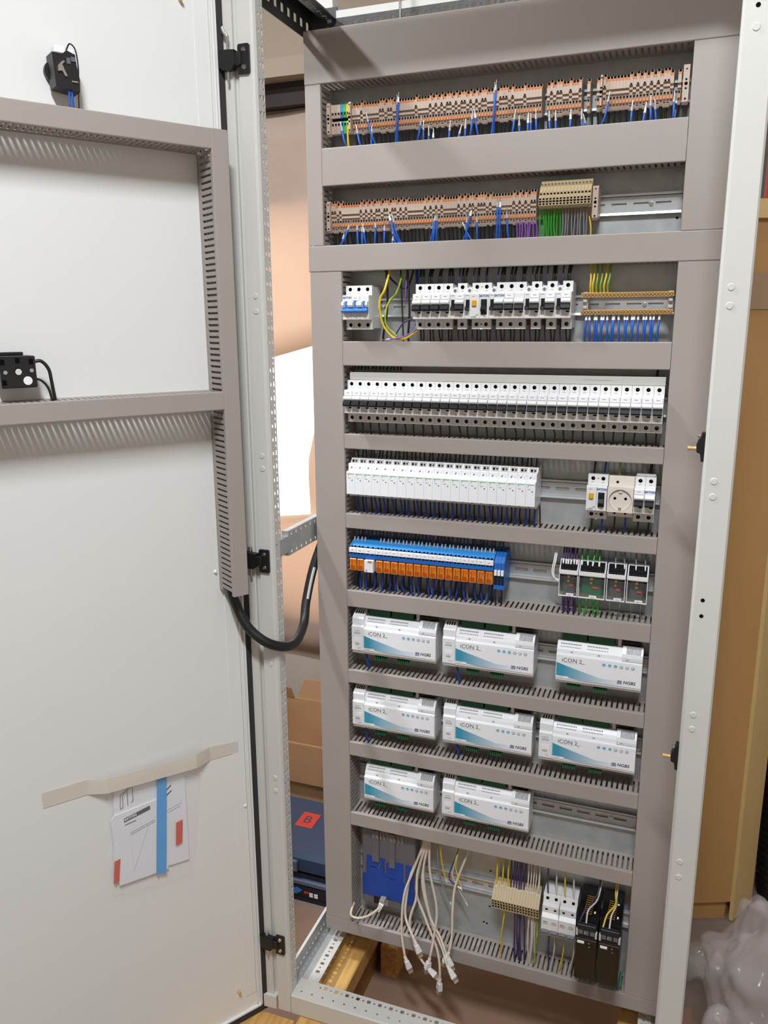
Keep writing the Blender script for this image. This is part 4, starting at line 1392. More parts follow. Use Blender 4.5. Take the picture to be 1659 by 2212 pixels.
def ctl_icons(mb):
    for i in range(6):
        cx = 0.0885 + i * .0105
        cz = .0145
        m = 'label_teal' if i < 3 else 'logo_blue'
        if i in (4,):
            m = 'print_grey'
        mb.cyl((cx, -.00055, cz), (cx, -.0003, cz), .0031, m, 16)
        if i > 2:
            mb.cyl((cx, -.00075, cz), (cx, -.0004, cz), .0023, 'label_white', 16)
            mb.ext([(cx - .0016, cz - .0004), (cx + .0004, cz - .0018), (cx + .0020, cz + .0014), (cx - .0002, cz + .0002)], 'y', -.0009, -.0006, 'label_teal')
        else:
            mb.ext([(cx - .0020, cz - .0010), (cx + .0016, cz - .0022), (cx + .0012, cz - .0012), (cx - .0018, cz)], 'y', -.0008, -.0005, 'label_white')
def ctl_logo(mb):
    for i in range(4):
        mb.box(0.1135 + i * .0003, 0.1225, -.0006, -.0003, -.0190 + i * .0019, -.0178 + i * .0019, 'logo_blue' if i < 2 else 'print_dark')
    dashes(mb, 0.0025, -.0208, -.0004, 7, .0013, .0010, .0004, 'print_grey')
    mb.box(0.0012, 0.024, -.0006, -.00035, -.0230, -.0185, 'label_white')
    dashes(mb, 0.0030, -.0208, -.0006, 7, .0013, .0010, .0004, 'print_grey')
    mb.box(0.0115, 0.042, -.0005, -.0003, .0093, .0096, 'print_grey')
    dashes(mb, 0.0480, .0105, -.0004, 3, .0016, .0013, .0004, 'print_grey')
def ctl_conn_top(mb, x0, x1):
    mb.box(x0, x1, 0.018, 0.046, .0450, .0640, 'conn_green')
    n = int((x1 - x0) / .005)
    for i in range(n):
        a = x0 + .002 + i * .005
        mb.box(a, a + .0022, 0.020, 0.024, .0638, .0646, 'print_dark')
        mb.box(a + .003, a + .0034, 0.0175, 0.0182, .0455, .0635, 'pcb_green')
def ctl_conn_bot(mb):
    mb.box(0, 0.026, 0.014, 0.040, -.0435, -.0325, 'conn_green')
    for i in range(6):
        a = .0015 + i * .0042
        mb.box(a, a + .0026, 0.010, 0.0145, -.0475, -.0385, 'pcb_green')
def control(x, zf, label):
    """zf: height of the middle of the label face"""
    t = thing('control_module', label, 'module', (x, 0, zf), 'white heating control modules')
    shared('ctl_body', ctl_body, 'housing', t)
    shared('ctl_hood', ctl_hood, 'vent_hood', t)
    shared('ctl_vents', ctl_vents, 'vent_slots', t)
    shared('ctl_base', ctl_base, 'base', t)
    f = shared('ctl_label', ctl_label, 'front_label', t)
    shared('ctl_swoosh', ctl_swoosh, 'teal_swoosh', f)
    shared('ctl_icons', ctl_icons, 'round_icons', f)
    shared('ctl_logo', ctl_logo, 'logo_mark', f)
    text('iCON 2', 0.0115, 'print_dark', f, (0.0105, -.0004, .0145), 'LEFT', 'lettering')
    text('NGBS', 0.0088, 'print_dark', f, (0.1245, -.0004, -.0150), 'LEFT', 'lettering', 0.15, 0.0002)
    shared('ctl_ct1', lambda mb: ctl_conn_top(mb, 0.008, 0.0535), 'green_connector', t)
    shared('ctl_ct2', lambda mb: ctl_conn_top(mb, 0.0575, 0.1040), 'green_connector', t)
    shared('ctl_cb', ctl_conn_bot, 'green_plug', t, (0.020, 0, 0))
    shared('ctl_cb', ctl_conn_bot, 'green_plug', t, (0.070, 0, 0))
    shared('ctl_port', lambda mb: mb.box(0.118, 0.150, 0.022, 0.048, .0500, .0580, 'black').box(0.1105, 0.1165, 0.018, 0.034, .0490, .0720, 'module_grey'), 'cable_port', t)
    return t
def narrow(x, zf, label):
    t = thing('power_module', label, 'module', (x, 0, zf), 'narrow pale power modules')
    W = 0.0255
    def nb(mb):
        mb.ext([(0.0525, -.033), (0.004, -.033), (0.001, -.0265), (-.0008, -.0250), (-.0008, .0265), (0.0035, .0295), (0.0035, .0440), (0.0085, .0480), (0.022, .0560), (0.0525, .0600)], 'x', 0, W, 'module_white')
        for i in range(4):
            a = .0042 + i * .0048
            mb.ext([(0.0150, .0520), (0.0210, .0556), (0.0220, .0545), (0.0095, .0470), (0.0080, .0472)], 'x', a, a + .0022, 'hole')
            mb.ext([(-.0004, .0262), (0.0030, .0292), (0.0042, .0285), (0.0010, .0255)], 'x', a, a + .0016, 'hole')
        mb.box(.008, .018, 0.030, 0.044, .0590, .0680, 'module_grey')
        mb.box(.0095, .0125, 0.0295, 0.0302, .0612, .0650, 'hole')
        mb.box(.0140, .0170, 0.0295, 0.0302, .0612, .0650, 'hole')
    shared('nb', nb, 'housing', t)
    def nl(mb):
        dashes(mb, .0070, .0180, -.0008, 4, .0018, .0016, .0012, 'print_grey')
        dashes(mb, .0060, .0130, -.0008, 5, .0018, .0030, .0010, 'print_grey')
        mb.box(.0050, .0200, -.0012, -.0006, -.0060, .0030, 'label_white')
        dashes(mb, .0080, -.0110, -.0008, 3, .0020, .0040, .0010, 'print_grey')
        dashes(mb, .0130, -.0200, -.0008, 3, .0016, .0012, .0010, 'print_grey')
    shared('nl', nl, 'marking', t)
    return t
R7, R8, R9 = -0.6080, -0.7785, -0.9500
control(0.0358, R7, 'white control module at the left of the upper control row')
control(0.2330, R7, 'white control module in the middle of the upper control row')
control(0.4330, R7, 'white control module at the right of the upper control row')
control(0.0350, R8, 'white control module at the left of the middle control row')
control(0.2358, R8, 'white control module in the middle of the middle control row')
control(0.4325, R8, 'white control module at the right of the middle control row')
control(0.0340, R9, 'white control module at the left of the lowest control row')
control(0.2358, R9, 'white control module right of the gap in the lowest control row')
for x, z_, lb in ((0.0102, R7, 'narrow power module at the left end of the upper control row'), (0.2073, R7, 'narrow power module in the middle of the upper control row'),
                  (0.0094, R8, 'narrow power module at the left end of the middle control row'), (0.2101, R8, 'narrow power module in the middle of the middle control row'),
                  (0.4068, R8, 'narrow power module near the right of the middle control row'), (0.2101, R9, 'narrow power module in the lowest control row')):
    narrow(x, z_, lb)

# ------------------------------------------------------------------ bottom row
t = thing('controller_box', 'dark grey controller box with a blue front at the left of the bottom row', 'controller', (0.018, 0, -1.27))
obj('housing', MB().cbox(0, 0.126, 0.021, 0.060, 0.012, 0.205, 'ctrl_grey', .002), t)
obj('ridge', MB().box(0.026, 0.042, 0.0165, 0.0212, 0.125, 0.203, 'ctrl_grey'), t)
obj('ridge', MB().box(0.066, 0.080, 0.0165, 0.0212, 0.118, 0.203, 'ctrl_grey'), t)
bl = MB()
bl.ext([(0.001, 0.034), (0.124, 0.034), (0.124, 0.130), (0.1045, 0.131), (0.1045, 0.082), (0.0985, 0.082), (0.0985, 0.132), (0.066, 0.1315), (0.064, 0.128), (0.058, 0.124), (0.0585, 0.100), (0.066, 0.090), (0.080, 0.087),
        (0.080, 0.0855), (0.063, 0.088), (0.0545, 0.098), (0.0530, 0.124), (0.056, 0.134), (0.0445, 0.1345), (0.0445, 0.112), (0.0365, 0.106), (0.022, 0.107), (0.022, 0.110), (0.035, 0.110), (0.0405, 0.116), (0.0395, 0.126), (0.034, 0.1335), (0.012, 0.1355), (0.010, 0.086), (0.001, 0.086)][::-1], 'y', 0.0185, 0.0208, 'panel_blue')
obj('front_panel', bl, t)['label'] = 'blue front panel with curved notches'
pn = MB()
for i in range(9):
    pn.cyl((0.028 + i * .0085, 0.018, 0.200), (0.030 + i * .0085, 0.016, 0.186), .0007, 'brass', 5)
obj('pin', pn, t)
obj('port', MB().box(0.028, 0.043, 0.0195, 0.0212, 0.014, 0.030, 'black').box(0.046, 0.062, 0.0195, 0.0212, 0.014, 0.030, 'steel'), t)

# beige terminals of the bottom row
def tb10(mb):
    w_ = .0056
    mb.ext([(0.052, .022), (0.034, .0335), (0.024, .0330), (-.0035, .0100), (-.0060, .0080), (-.0060, .0010), (-.0035, .0005), (-.0035, -.0070), (-.0010, -.0080), (-.0010, -.0170), (0.006, -.0195), (0.052, -.022)], 'x', 0, w_, 'term_beige')
    c = w_ / 2
    mb.box(c - .0015, c + .0015, -.0063, -.0055, .0030, .0065, 'hole')
    mb.box(c - .0015, c + .0015, -.0038, -.0030, -.0055, -.0020, 'hole')
    mb.box(c - .0015, c + .0015, -.0013, -.0005, -.0140, -.0105, 'hole')
for i in range(17):
    tag(shared('tb10', tb10, 'beige_terminal', None, (0.3225 + i * .00585, 0, -1.1585)), 'plain beige terminal block, %s from the left in the bottom row' % ORD[i], 'terminal', 'beige terminals of the bottom row')

# electronic breakers
def eb(mb):
    wd = 0.0345
    mb.box(0, wd, 0.012, 0.0525, -.036, .060, 'mcb_white')
    mb.ext([(0.014, .060), (0.010, .0615), (0.003, .0420), (-.004, .0400), (-.004, .0250), (-.012, .0190), (-.0125, -.0100), (-.006, -.0210), (0.014, -.0210)], 'x', 0, wd, 'mcb_white')
    mb.ext([(0.014, -.021), (0.004, -.021), (0.004, -.036), (0.014, -.036)], 'x', 0, wd, 'module_grey')
    for k in (0.0085, 0.0260):
        mb.box(k - .0028, k + .0028, 0.0050, 0.0090, .0500, .0545, 'hole')
        mb.box(k - .0025, k + .0025, -.0045, -.0036, .0315, .0350, 'hole')
        mb.box(k - .006, k + .005, -.0127, -.0120, .0040, .0090, 'module_grey')
        dashes(mb, k - .005, .0100, -.0124, 4, .0016, .0013, .0005, 'print_dark' if k < .02 else 'print_grey')
    mb.box(wd - .0003, wd, -.0128, 0.01, -.02, .05, 'print_grey')
for i, xx in enumerate((0.4290, 0.4638)):
    t = thing('electronic_breaker', 'white two-channel electronic breaker, %s of the pair beside the black power supplies' % ('left' if i == 0 else 'right'), 'circuit breaker', (xx, 0, -1.178), 'white electronic breakers')
    shared('eb', eb, 'body', t)
    for k in (0.0085, 0.0260):
        shared('eb_tog', lambda mb: mb.ext([(-.006, -.0170), (-.0155, -.0165), (-.0165, -.0130), (-.0120, -.0075), (-.006, -.0065)], 'x', -.0068, .0068, 'ctrl_grey'), 'toggle', t, (k, 0, 0))

# black power supplies
for i, xx in enumerate((0.5035, 0.5475)):
    t = thing('power_supply', 'tall black power supply with a white tag, %s of the two at the bottom right' % ('left' if i == 0 else 'right'), 'power supply', (xx, 0, -1.247), 'black power supplies')
    W = 0.0400
    b = MB()
    b.ext([(0.052, 0.004), (-.050, 0.0), (-.056, 0.004), (-.056, 0.098), (-.052, 0.104), (-.046, 0.134), (0.052, 0.138)], 'x', 0, W, 'black_gloss')
    obj('housing', b, t)
    v = MB()
    for r in range(9):
        for c_ in range(4):
            yy = -.030 + r * .0062
            zz = 0.1342 + (yy + .046) * .0408
            v.box(0.010 + c_ * .0042 + r * .0004, 0.0132 + c_ * .0042 + r * .0004, yy, yy + .0012, zz + .0002, zz + .0006, 'yellow')
    v.box(0.028, 0.032, 0.012, 0.016, 0.1366, 0.1372, 'label_white')
    v.box(0.030, 0.033, -.026, -.020, 0.1350, 0.1356, 'label_white')
    obj('vent_print', v, t)
    c = MB()
    c.cbox(0.0020, W - .0020, -.0585, -.048, 0.1080, 0.1300, 'case_dark', .001)
    for q in range(3):
        c.box(0.005 + q * .011, 0.013 + q * .011, -.0590, -.0580, 0.1090, 0.1180, 'ctrl_grey')
    for q in (-.0002, W - .0038):
        c.cbox(q, q + .0040, -.0590, -.052, 0.1040, 0.1180, 'module_grey', .0006)
    obj('connector', c, t)
    n2 = MB()
    obj('tag', MB().cbox(0.0030, 0.0165, -.0572, -.0555, 0.0860, 0.0915, 'label_white', .0004), t)['label'] = 'small white tag'
    text('2', 0.0065, 'label_white', t, (0.0165, -.0592, 0.1135), 'CENTER', 'number')
    obj('groove', MB().box(0.001, W - .001, -.0566, -.0558, 0.0955, 0.0965, 'ctrl_grey'), t)
    obj('led', MB().cyl((0.0255, -.0560, 0.0890), (0.0255, -.0568, 0.0890), .0014, 'print_grey', 8).cyl((0.0265, -.0560, 0.0810), (0.0265, -.0568, 0.0810), .0018, 'ctrl_grey', 8), t)

# ------------------------------------------------------------------ wires
W1 = [(0.112, 0.426, 0.104), (0.288, 0.428, 0.28), (0.154, 0.384, 0.143), (0.159, 0.377, 0.158), (0.168, 0.367, 0.167), (0.178, 0.362, 0.176), (0.207, 0.372, 0.202), (0.224, 0.366, 0.213), (0.236, 0.372, 0.234), (0.247, 0.387, 0.24),
      (0.252, 0.389, 0.261), (0.32, 0.381, 0.312), (0.33, 0.369, 0.33), (0.344, 0.373, 0.342), (0.348, 0.373, 0.347), (0.358, 0.377, 0.359), (0.380, 0.373, 0.381), (0.390, 0.373, 0.390), (0.415, 0.372, 0.412), (0.056, 0.398, 0.075), (0.034, 0.381, 0.046),
      (0.06, 0.376, 0.058), (0.005, 0.387, 0.019), (0.433, 0.371, 0.432), (0.439, 0.365, 0.447), (0.474, 0.393, 0.46), (0.512, 0.377, 0.507), (0.532, 0.373, 0.523), (0.541, 0.381, 0.541), (0.548, 0.376, 0.55), (0.576, 0.385, 0.574), (0.109, 0.423, 0.1075), (0.2855, 0.425, 0.2835)]
W2 = [(0.013, 0.216, -0.016), (0.002, 0.2, -0.007), (0.03, 0.215, 0.031), (0.042, 0.211, 0.041), (0.044, 0.21, 0.051), (0.066, 0.218, 0.062), (0.086, 0.211, 0.083), (0.101, 0.205, 0.114), (0.098, 0.228, 0.12), (0.103, 0.225, 0.123), (0.101, 0.193, 0.094),
      (0.18, 0.224, 0.167), (0.183, 0.224, 0.175), (0.185, 0.224, 0.182), (0.246, 0.23, 0.227), (0.239, 0.206, 0.265), (0.241, 0.218, 0.239), (0.259, 0.218, 0.26), (0.296, 0.241, 0.294), (0.300, 0.241, 0.2975), (0.312, 0.223, 0.315)]
for (L, zb, lb, gp) in ((W1, 0.337, 'loose blue wire with bare end, %s from the left before the upper terminal row', 'loose blue wires of the upper terminal row'),
                        (W2, 0.166, 'loose blue wire with bare end, %s from the left before the lower terminal row', 'loose blue wires of the lower terminal row')):
    for k, (xt, zt, xb) in enumerate(sorted(L, key=lambda q: q[2])):
        y = 0.004 + 0.003 * (k % 3)
        wh = k % 5 == 4
        wire('blue_wire', lb % ORD[k], [(xt, y, zt - .012), ((xt * 2 + xb) / 3 + .001, y - .002, zt - .012 - (zt - zb) * .4), (xb, y + .006, zb)], 0.0019, 'wire_blue', gp, 6, 4, 'ferrule_white' if wh else 'ferrule', tip=True)
def fan(x0, x1, n, zt, zb, y0, y1, r, mats, lb, gp, name='black_wire', jig=0.002, seed=1, bow=0.0, cat='wire', ferrule=None):
    """n wires side by side from zt (y0) to zb (y1)"""
    rr = random.Random(seed)
    for i in range(n):
        xa = x0 + (x1 - x0) * i / max(1, n - 1) + rr.uniform(-jig, jig) * .3
        xb = xa + rr.uniform(-jig, jig) * 2
        ya = y0 + rr.uniform(-.002, .002)
        yb = y1 + rr.uniform(-.003, .003)
        m = mats[i % len(mats)]
        wire(name, lb + ', %s from the left' % ORD[i], [(xa, ya, zt), (xa + rr.uniform(-jig, jig), (ya + yb) / 2 - bow, (zt + zb) / 2), (xb, yb, zb)], r, m, gp, 5, 3, ferrule, cat, False)
# rows of terminals: black wires into the ducts
fan(0.022, 0.364, 44, RZ[0] - .024, 0.335, 0.028, 0.036, .0019, ['wire_black'], 'black wire under the long left run of upper terminals', 'black wires under the upper terminals', seed=2)
fan(0.374, 0.582, 24, RZ[0] - .024, 0.335, 0.028, 0.036, .0019, ['wire_black'], 'black wire under the right part of the upper terminal row', 'black wires under the upper terminals', seed=3)
fan(-0.022, 0.322, 46, RZ[1] - .024, 0.165, 0.028, 0.036, .0019, ['wire_black'], 'black wire under the lower terminal row', 'black wires under the lower terminals', seed=4)
fan(0.327, 0.361, 8, RZ[1] - .024, 0.165, 0.020, 0.022, .0015, ['wire_purple'], 'purple wire below the lower terminal row', 'purple wires under the lower terminals', 'purple_wire', seed=5)
fan(0.371, 0.404, 8, RZ[1] - .008, 0.165, 0.004, 0.020, .0016, ['wire_green'], 'bright green wire below the stepped terminals', 'green wires under the stepped terminals', 'green_wire', seed=6)
fan(0.409, 0.449, 9, RZ[1] - .008, 0.165, 0.004, 0.020, .0015, ['wire_grey'], 'grey wire below the stepped terminals', 'grey wires under the stepped terminals', 'grey_wire', seed=7)
wire('yellow_wire', 'single yellow wire at the right end of the stepped terminals', [(0.452, 0.012, RZ[1] - .02), (0.4555, 0.014, 0.19), (0.455, 0.02, 0.165)], .0016, 'wire_yellow')
wire('yellow_wire', 'short yellow wire under the yellow earth terminal', [(0.012, 0.012, 0.373), (0.014, 0.010, 0.355), (0.014, 0.016, 0.338)], .0019, 'wire_yellow')
# busbar row
for i, xx in enumerate([0.1545, 0.1730, 0.1905, 0.2085, 0.2365, 0.2630, 0.2810, 0.3070, 0.3250, 0.3430, 0.3700, 0.3970, 0.4240]):
    for q in ((0, 1) if i not in (5, 6) else (0,)):
        a = xx - .002 + q * .0045
        wire('black_wire', '%s black wire dropping into the %s breaker pole of the busbar row' % (('left', 'right')[q], ORD[i]), [(a, 0.020, Z3 + .036), (a + random.uniform(-.003, .003), 0.018, Z3 + .052), (a + random.uniform(-.004, .004), 0.032, 0.142)], .0023, 'wire_black', 'black wires above the busbar row', 5, 3)
    b = xx + .0035
    wire('black_wire', 'front black wire below the %s breaker pole of the busbar row' % ORD[i], [(b, 0.014, Z3 - .036), (b + .002, 0.012, Z3 - .048), (b - random.uniform(0, .004), 0.026, -0.012)], .0016, 'wire_black', 'black wires below the busbar row', 5, 3)
    c = xx - .004
    wire('black_wire', 'rear black wire below the %s breaker pole of the busbar row' % ORD[i], [(c, 0.022, Z3 - .036), (c + .001, 0.022, Z3 - .050), (c + random.uniform(-.003, .003), 0.034, -0.012)], .0014, 'wire_black', 'black wires below the busbar row', 5, 3)
for i, xx in enumerate((0.2245, 0.2515, 0.2958, 0.3575, 0.3840, 0.4110)):
    wire('purple_wire', 'dark purple wire rising from the %s auxiliary contact into the duct' % ORD[i], [(xx, 0.020, Z3 + .030), (xx + .001, 0.016, Z3 + .048), (xx + .002, 0.030, 0.142)], .0016, 'wire_dkpurple', 'dark purple wires of the auxiliary contacts', 5, 3)
    wire('purple_wire', 'dark purple wire below the %s auxiliary contact' % ORD[i], [(xx, 0.024, Z3 - .032), (xx - .001, 0.022, Z3 - .045), (xx, 0.030, -0.012)], .0014, 'wire_dkpurple', 'dark purple wires below the auxiliary contacts', 5, 3)
wire('black_wire', 'thick black wire left of the main switch loop', [(0.083, 0.020, 0.140), (0.086, 0.018, 0.065), (0.076, 0.022, 0.012), (0.074, 0.03, -0.012)], .0022, 'wire_black', 'loose black wires beside the loop')
wire('black_wire', 'thick black wire just left of the first four breakers', [(0.124, 0.022, 0.140), (0.130, 0.018, 0.056), (0.126, 0.022, 0.012), (0.126, 0.03, -0.012)], .0022, 'wire_black', 'loose black wires beside the loop')
wire('black_wire', 'thin black wire in the middle of the gap behind the loop', [(0.108, 0.03, 0.140), (0.112, 0.025, 0.09), (0.115, 0.025, 0.012), (0.115, 0.03, -0.012)], .0015, 'wire_black', 'loose black wires beside the loop')
wire('black_wire', 'black wire crossing the top of the gap beside the main switch', [(0.070, 0.035, 0.140), (0.092, 0.030, 0.112), (0.120, 0.032, 0.098), (0.135, 0.034, 0.140)], .0019, 'wire_black', 'loose black wires beside the loop')
wire('earth_wire', 'large yellow-green earth wire loop between main switch and breakers', [(0.093, 0.02, 0.140), (0.088, 0.0, 0.096), (0.079, 0.0, 0.080), (0.077, 0.0, 0.061), (0.082, 0.0, 0.034), (0.093, 0.0, 0.017), (0.107, 0.0, 0.0055), (0.126, 0.0, 0.005), (0.140, 0.002, 0.013), (0.149, 0.012, 0.022)], .0024, 'wire_yellow')
wire('earth_wire', 'thinner yellow-green earth wire inside the large loop', [(0.118, 0.025, 0.138), (0.108, 0.012, 0.092), (0.094, 0.01, 0.075), (0.086, 0.010, 0.056), (0.087, 0.008, 0.030), (0.110, 0.006, 0.009)], .0020, 'wire_pe')
wire('purple_wire', 'purple wire hanging at the back of the gap beside the first four breakers', [(0.122, 0.03, 0.138), (0.122, 0.02, 0.095), (0.121, 0.02, 0.068)], .0016, 'wire_purple')
wire('purple_wire', 'purple wire with a white end crossing the bottom of the loop', [(0.098, -0.002, 0.0045), (0.121, -0.004, 0.0075), (0.143, 0.002, 0.018), (0.150, 0.012, 0.03)], .0014, 'wire_purple', None, 6, 5, 'ferrule_white')
wire('purple_wire', 'dark purple wire bending down inside the loop', [(0.146, 0.012, 0.046), (0.134, 0.004, 0.039), (0.121, 0.004, 0.032), (0.108, 0.004, 0.014)], .0015, 'wire_dkpurple')
wire('blue_wire', 'thick blue wire behind the first breaker of the busbar row', [(0.139, 0.034, 0.140), (0.141, 0.03, 0.09), (0.143, 0.028, 0.05), (0.141, 0.026, 0.028)], .0030, 'wire_dkblue')
PE = [(0.455, 0.460), (0.4625, 0.464), (0.468, 0.470), (0.476, 0.477), (0.4835, 0.483), (0.490, 0.489)]
for i, (a, b) in enumerate(PE):
    wire('earth_wire', 'yellow-green wire dropping onto the upper brass bar, %s from the left' % ORD[i], [(b, 0.016, 0.083), (b, 0.012, 0.096), ((a + b) / 2 + .002, 0.018, 0.112), (a, 0.032, 0.142)], .0018, ['wire_yellow', 'wire_yellow', 'wire_pe', 'wire_pe', 'wire_yellow', 'wire_pe'][i], 'yellow-green wires on the upper brass bar', 5, 3, 'ferrule' if i < 3 else 'ferrule_white', tip=False)
NB = [(0.455, 0.453), (0.461, 0.463), (0.470, 0.471), (0.473, 0.476), (0.481, 0.482), (0.484, 0.480), (0.491, 0.493), (0.500, 0.498), (0.502, 0.501), (0.510, 0.513), (0.520, 0.523), (0.524, 0.522), (0.532, 0.533), (0.535, 0.532), (0.542, 0.543), (0.551, 0.553), (0.555, 0.553), (0.562, 0.564), (0.567, 0.565), (0.576, 0.574)]
for i, (a, b) in enumerate(NB):
    wire('blue_wire', 'blue wire hanging from the lower brass bar, %s from the left' % ORD[i], [(a, 0.016, 0.036), ((a + b) / 2, 0.012, 0.018), (b, 0.022, -0.012)], .0019, 'wire_blue', 'blue wires on the lower brass bar', 5, 3, 'ferrule_white', tip=False)
# full breaker row
for i in range(33):
    a = 0.0068 + (i + .5) * PM
    wire('black_wire', 'black wire under the full breaker row, %s from the left' % ORD[i], [(a - .001, 0.016, Z4 - .038), (a + random.uniform(-.002, .003), 0.018, Z4 - .055), (a - random.uniform(-.003, .007), 0.028, -0.190)], .0016, 'wire_black', 'black wires below the full breaker row', 5, 3)
fan(0.012, 0.110, 14, -0.055, -0.040, 0.030, 0.034, .0017, ['wire_black'], 'short black wire between the duct and the busbar cover', 'short black wires above the busbar cover', seed=11)
wire('brown_wire', 'dark wire at the right end above the busbar cover', [(0.578, 0.03, -0.075), (0.579, 0.03, -0.06), (0.580, 0.034, -0.035)], .0022, 'wire_black')
# slim module row
fan(0.018, 0.376, 42, Z5 + .043, -0.198, 0.030, 0.036, .0016, ['wire_black'], 'black wire above the white slim modules', 'black wires above the slim modules', seed=12)
fan(0.022, 0.380, 21, Z5 - .029, -0.352, 0.014, 0.026, .0020, ['wire_dkblue'], 'blue wire below the white slim modules', 'blue wires below the slim modules', 'blue_wire', seed=13, jig=.003)
fan(0.028, 0.386, 21, Z5 - .029, -0.352, 0.026, 0.034, .0015, ['wire_black'], 'black wire below the white slim modules', 'black wires below the slim modules', seed=14)
for (a, m, lb) in ((0.483, 'wire_black', 'black wire above the device left of the socket'), (0.5015, 'wire_dkblue', 'blue wire above the device left of the socket'), (0.5270, 'wire_pe', 'green-yellow wire above the power socket'), (0.580, 'wire_black', 'thick black wire above the rightmost breaker of the socket row')):
    wire('supply_wire', lb, [(a, 0.026, Z5 + .036), (a, 0.026, Z5 + .05), (a + .002, 0.034, -0.198)], .0019 if a < .57 else .0028, m)
for (a, m, lb) in ((0.4835, 'wire_black', 'black wire below the left screw of the device left of the socket'), (0.5015, 'wire_dkblue', 'blue wire below the device left of the socket'), (0.5235, 'wire_black', 'black wire below the power socket'), (0.5420, 'wire_dkblue', 'blue wire below the power socket'), (0.5645, 'wire_black', 'black wire below the breaker next to the socket'), (0.5825, 'wire_black', 'black wire below the rightmost breaker of the socket row')):
    wire('load_wire', lb, [(a, 0.016, Z5 - .036), (a, 0.015, Z5 - .050), (a - .003, 0.026, -0.354)], .0017, m)
# relay row
fan(0.014, 0.318, 40, Z6 + .040, -0.362, 0.030, 0.038, .0017, ['wire_dkpurple', 'wire_black', 'wire_dkpurple'], 'dark purple wire above the blue relay sockets', 'dark wires above the relay sockets', 'purple_wire', seed=15)
fan(0.016, 0.300, 24, Z6 - .020, -0.514, 0.032, 0.032, .0020, ['wire_black', 'wire_grey', 'wire_black'], 'dark wire below the orange relays', 'dark wires below the relays', seed=16, bow=.006)
fan(0.020, 0.296, 18, Z6 - .022, -0.514, 0.026, 0.022, .0021, ['wire_dkblue'], 'blue wire below the orange relays', 'blue wires below the relays', 'blue_wire', seed=17, jig=.004, bow=.004)
fan(0.306, 0.322, 4, Z6 - .026, -0.514, 0.024, 0.026, .0017, ['wire_dkpurple', 'wire_grey'], 'purple wire below the slim relays', 'purple wires below the slim relays', 'purple_wire', seed=18)
# interface modules
fan(0.4365, 0.4610, 6, Z6 + .043, -0.362, 0.010, 0.030, .0017, ['wire_dkpurple'], 'dark purple wire above the first interface module', 'purple wires above the interface modules', 'purple_wire', seed=19, ferrule='ferrule_white')
fan(0.4700, 0.5020, 4, Z6 + .043, -0.362, 0.010, 0.030, .0017, ['wire_green'], 'green wire above the second interface module', 'green wires above the interface modules', 'green_wire', seed=20, ferrule='ferrule_white')
fan(0.5310, 0.5460, 2, Z6 + .043, -0.362, 0.010, 0.030, .0012, ['wire_grey'], 'thin grey wire above the third interface module', 'grey wires above the third interface module', 'grey_wire', seed=21, ferrule='ferrule_white')
fan(0.5660, 0.5830, 2, Z6 + .043, -0.362, 0.010, 0.030, .0012, ['wire_grey'], 'thin grey wire above the fourth interface module', 'grey wires above the fourth interface module', 'grey_wire', seed=22, ferrule='ferrule_white')
fan(0.4370, 0.4600, 6, Z6 - .029, -0.514, 0.016, 0.024, .0016, ['wire_dkpurple'], 'dark purple wire below the first interface module', 'purple wires below the interface modules', 'purple_wire', seed=23)
fan(0.4700, 0.5030, 4, Z6 - .029, -0.514, 0.014, 0.022, .0018, ['wire_green'], 'green wire below the second interface module', 'green wires below the interface modules', 'green_wire', seed=24)
fan(0.5230, 0.5800, 4, Z6 - .029, -0.514, 0.020, 0.026, .0011, ['wire_grey'], 'thin grey wire below the right interface modules', 'grey wires below the interface modules', 'grey_wire', seed=25)
for dx, lb in ((0, 'outer white wire curving into the first interface module'), (.003, 'inner white wire curving into the first interface module')):
    wire('white_wire', lb, [(0.421 + dx, 0.034, -0.362), (0.420 + dx, 0.010, -0.398), (0.417 + dx, 0.006, -0.420), (0.4215 + dx * .5, 0.006, -0.434 - dx * .4), (0.4325, 0.008, -0.438 - dx)], .0014, 'plug_white')
# blue wires below the control modules' power modules
for (xx, zt, zb, lb) in ((0.038, R7 - .032, -0.690, 'upper left control module'), (0.236, R7 - .032, -0.690, 'upper middle control module'), (0.034, R8 - .032, -0.860, 'middle left control module'), (0.238, R8 - .032, -0.860, 'centre control module')):
    wire('blue_wire', 'short dark blue wire at the left underside of the ' + lb, [(xx - .006, 0.022, zt), (xx, 0.016, zt - .02), (xx + .003, 0.022, zb)], .0024, 'wire_dkblue')
# bottom row
fan(0.328, 0.352, 3, -1.130, -1.044, 0.018, 0.032, .0019, ['wire_yellow'], 'yellow wire above the beige terminals of the bottom row', 'yellow wires above the beige bottom terminals', 'yellow_wire', seed=30, ferrule='ferrule_white')
fan(0.359, 0.386, 6, -1.130, -1.044, 0.018, 0.032, .0017, ['wire_dkpurple'], 'dark purple wire above the beige terminals of the bottom row', 'purple wires above the beige bottom terminals', 'purple_wire', seed=31, ferrule='ferrule_white')
fan(0.394, 0.419, 6, -1.130, -1.044, 0.018, 0.032, .0016, ['wire_white'], 'white wire above the beige terminals of the bottom row', 'white wires above the beige bottom terminals', 'white_wire', seed=32, ferrule='ferrule_white')
wire('yellow_wire', 'single yellow wire below the beige terminals of the bottom row', [(0.349, 0.014, -1.178), (0.346, 0.008, -1.215), (0.343, 0.008, -1.25), (0.342, 0.016, -1.315)], .0017, 'wire_yellow')
fan(0.369, 0.388, 5, -1.178, -1.315, 0.014, 0.020, .0018, ['wire_dkpurple'], 'dark purple wire below the beige terminals of the bottom row', 'purple wires below the beige bottom terminals', 'purple_wire', seed=33, jig=.004, bow=.005)
